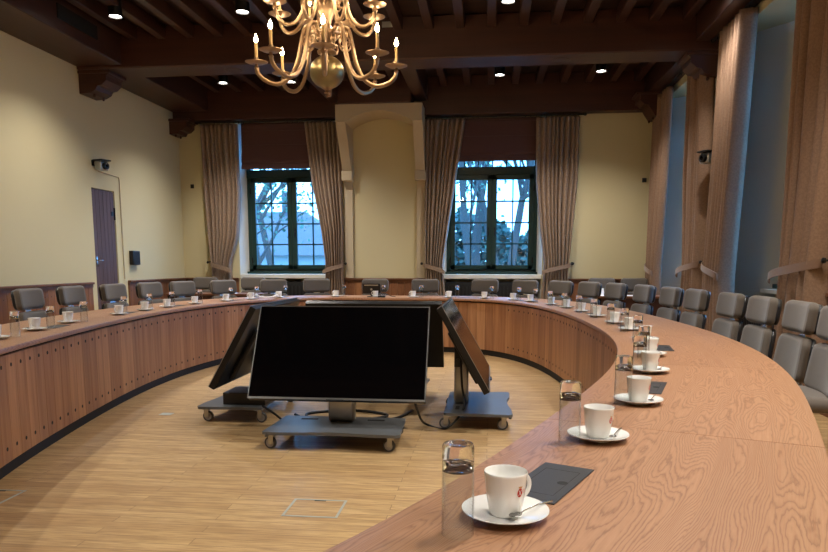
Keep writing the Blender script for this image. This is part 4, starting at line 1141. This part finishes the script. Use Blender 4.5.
# ------------------------------------------------------------ chandelier
CHX, CHY, CHZ = -1.325, 5.68, .004
ch = empty('chandelier', (CHX, CHY, CHZ)); ch.rotation_euler = (.042, .012, 0); tag(ch, 'large brass candle chandelier with two tiers of curved arms and a globe', 'chandelier')
mb = MB(); mb.lathe([(0, 2.525), (.008, 2.528), (.014, 2.54), (.008, 2.548), (.02, 2.555), (.028, 2.56), (.012, 2.575), (.03, 2.585), (.05, 2.60)], 20); mb.build('finial', M['brass'], ch, 60)
mb = MB(); mb.lathe([(.02, 2.592)] + [(.135*math.cos(a)+.0, 2.715+.125*math.sin(a)) for a in [(-78+i*12)*PI/180 for i in range(14)]] + [(.02, 2.842)], 36); mb.build('globe', M['brass2'], ch, 70)
mb = MB(); mb.lathe([(.04, 2.835), (.07, 2.85), (.075, 2.87), (.04, 2.89), (.035, 2.92), (.08, 2.96), (.105, 2.985), (.105, 3.01), (.06, 3.03), (.035, 3.06), (.045, 3.10), (.075, 3.15), (.085, 3.2), (.06, 3.25), (.03, 3.28), (.05, 3.31), (.09, 3.33), (.09, 3.36), (.04, 3.38), (.028, 3.42), (.06, 3.5), (.05, 3.58), (.02, 3.62), (.012, 3.65), (.012, 3.79)], 28); mb.build('stem', M['brass'], ch, 50)
def bez(P, n=9):
    P = [Vector(p) for p in P]; P = [P[0]*2-P[1]] + P + [P[-1]*2-P[-2]]; out = []
    for i in range(1, len(P)-2):
        for k in range(n):
            u = k/n; a, b, c, d = P[i-1:i+3]; out.append(.5*((2*b) + (c-a)*u + (2*a-5*b+4*c-d)*u*u + (3*b-a-3*c+d)*u**3))
    out.append(P[-2]); return out
def make_arm(pts, R, zp, candle_h, r=.014):
    mb = MB(); mb.tube(bez(pts), r, 10)
    mb.lathe([(.0, zp-.045), (.014, zp-.04), (.02, zp-.03), (.011, zp-.018), (.013, zp-.004)], 12, T(R, 0, 0))
    a = mb.build('arm', M['brass'], ch, 60)
    mb = MB(); mb.lathe([(0, zp), (.02, zp-.006), (.06, zp+.0), (.088, zp+.012), (.087, zp+.016), (.06, zp+.007), (.02, zp+.006), (.016, zp+.02), (.02, zp+.035), (.017, zp+.045), (0, zp+.045)], 28, T(R, 0, 0)); p = mb.build('drip_pan', M['brass'], a, 50)
    mb = MB(); mb.lathe([(0, zp+.04), (.0125, zp+.04), (.0125, zp+.04+candle_h), (.008, zp+.045+candle_h), (0, zp+.046+candle_h)], 14, T(R, 0, 0)); mb.build('candle', M['candle'], a, 50)
    z = zp+.046+candle_h
    mb = MB(); mb.lathe([(0, z), (.009, z+.002), (.016, z+.018), (.015, z+.030), (.008, z+.048), (.002, z+.064), (0, z+.066)], 12, T(R, 0, 0)); mb.build('bulb', M['flame'], a, 60)
    return a, z+.022
lowpts = [(.075, 0, 2.99), (.115, 0, 3.05), (.17, 0, 3.03), (.20, 0, 2.92), (.228, 0, 2.79), (.29, 0, 2.67), (.38, 0, 2.62), (.475, 0, 2.64), (.532, 0, 2.69), (.545, 0, 2.735)]
uppts = [(.06, 0, 3.33), (.095, 0, 3.38), (.14, 0, 3.36), (.165, 0, 3.27), (.19, 0, 3.14), (.25, 0, 3.05), (.33, 0, 3.03), (.39, 0, 3.08), (.405, 0, 3.14)]
def ring_arms(pts, R, zp, chh, n, a0, r):
    a, zl = make_arm(pts, R, zp, chh, r); kk = kids_of(a)
    for k in range(n):
        ang = math.radians(a0 + k*360/n)
        c = a if k == 0 else copy_root(a, kk, (0, 0, 0), 0)
        if k: c.parent = ch
        c.rotation_euler = (0, 0, ang)
        ld = bpy.data.lights.new('candle_light', 'POINT'); ld.energy = CANDLE_W; ld.color = (1, .74, .46); ld.shadow_soft_size = .02
        lo = bpy.data.objects.new('candle_light', ld); COL.objects.link(lo); lo.parent = ch; lo.location = ((R)*math.cos(ang), (R)*math.sin(ang), zl+.045)
ring_arms(lowpts, .545, 2.765, .11, 8, 10.6, .0165)
ring_arms(uppts, .405, 3.165, .10, 8, 33, .014)
# inner scrolls
def scroll(sc, z):
    pts = []
    for i in range(30):
        a = PI*.5 + i/29*PI*2.6; rr = .055*(1 - i/29*.72)*sc; pts.append((.145*sc + rr*math.cos(a), 0, z + rr*math.sin(a)))
    pts = [(.05, 0, z+.045*sc)] + pts; mb = MB(); mb.tube(pts, .0075, 8); return mb.build('scroll', M['brass'], ch, 60)
for z, n, a0, scl in ((2.93, 8, 31.5, 1.1), (3.22, 8, 9, .8)):
    s0 = scroll(scl, z)
    for k in range(n):
        c = s0 if k == 0 else s0.copy()
        if k: COL.objects.link(c); c.parent = ch
        c.rotation_euler = (0, 0, math.radians(a0+k*360/n))
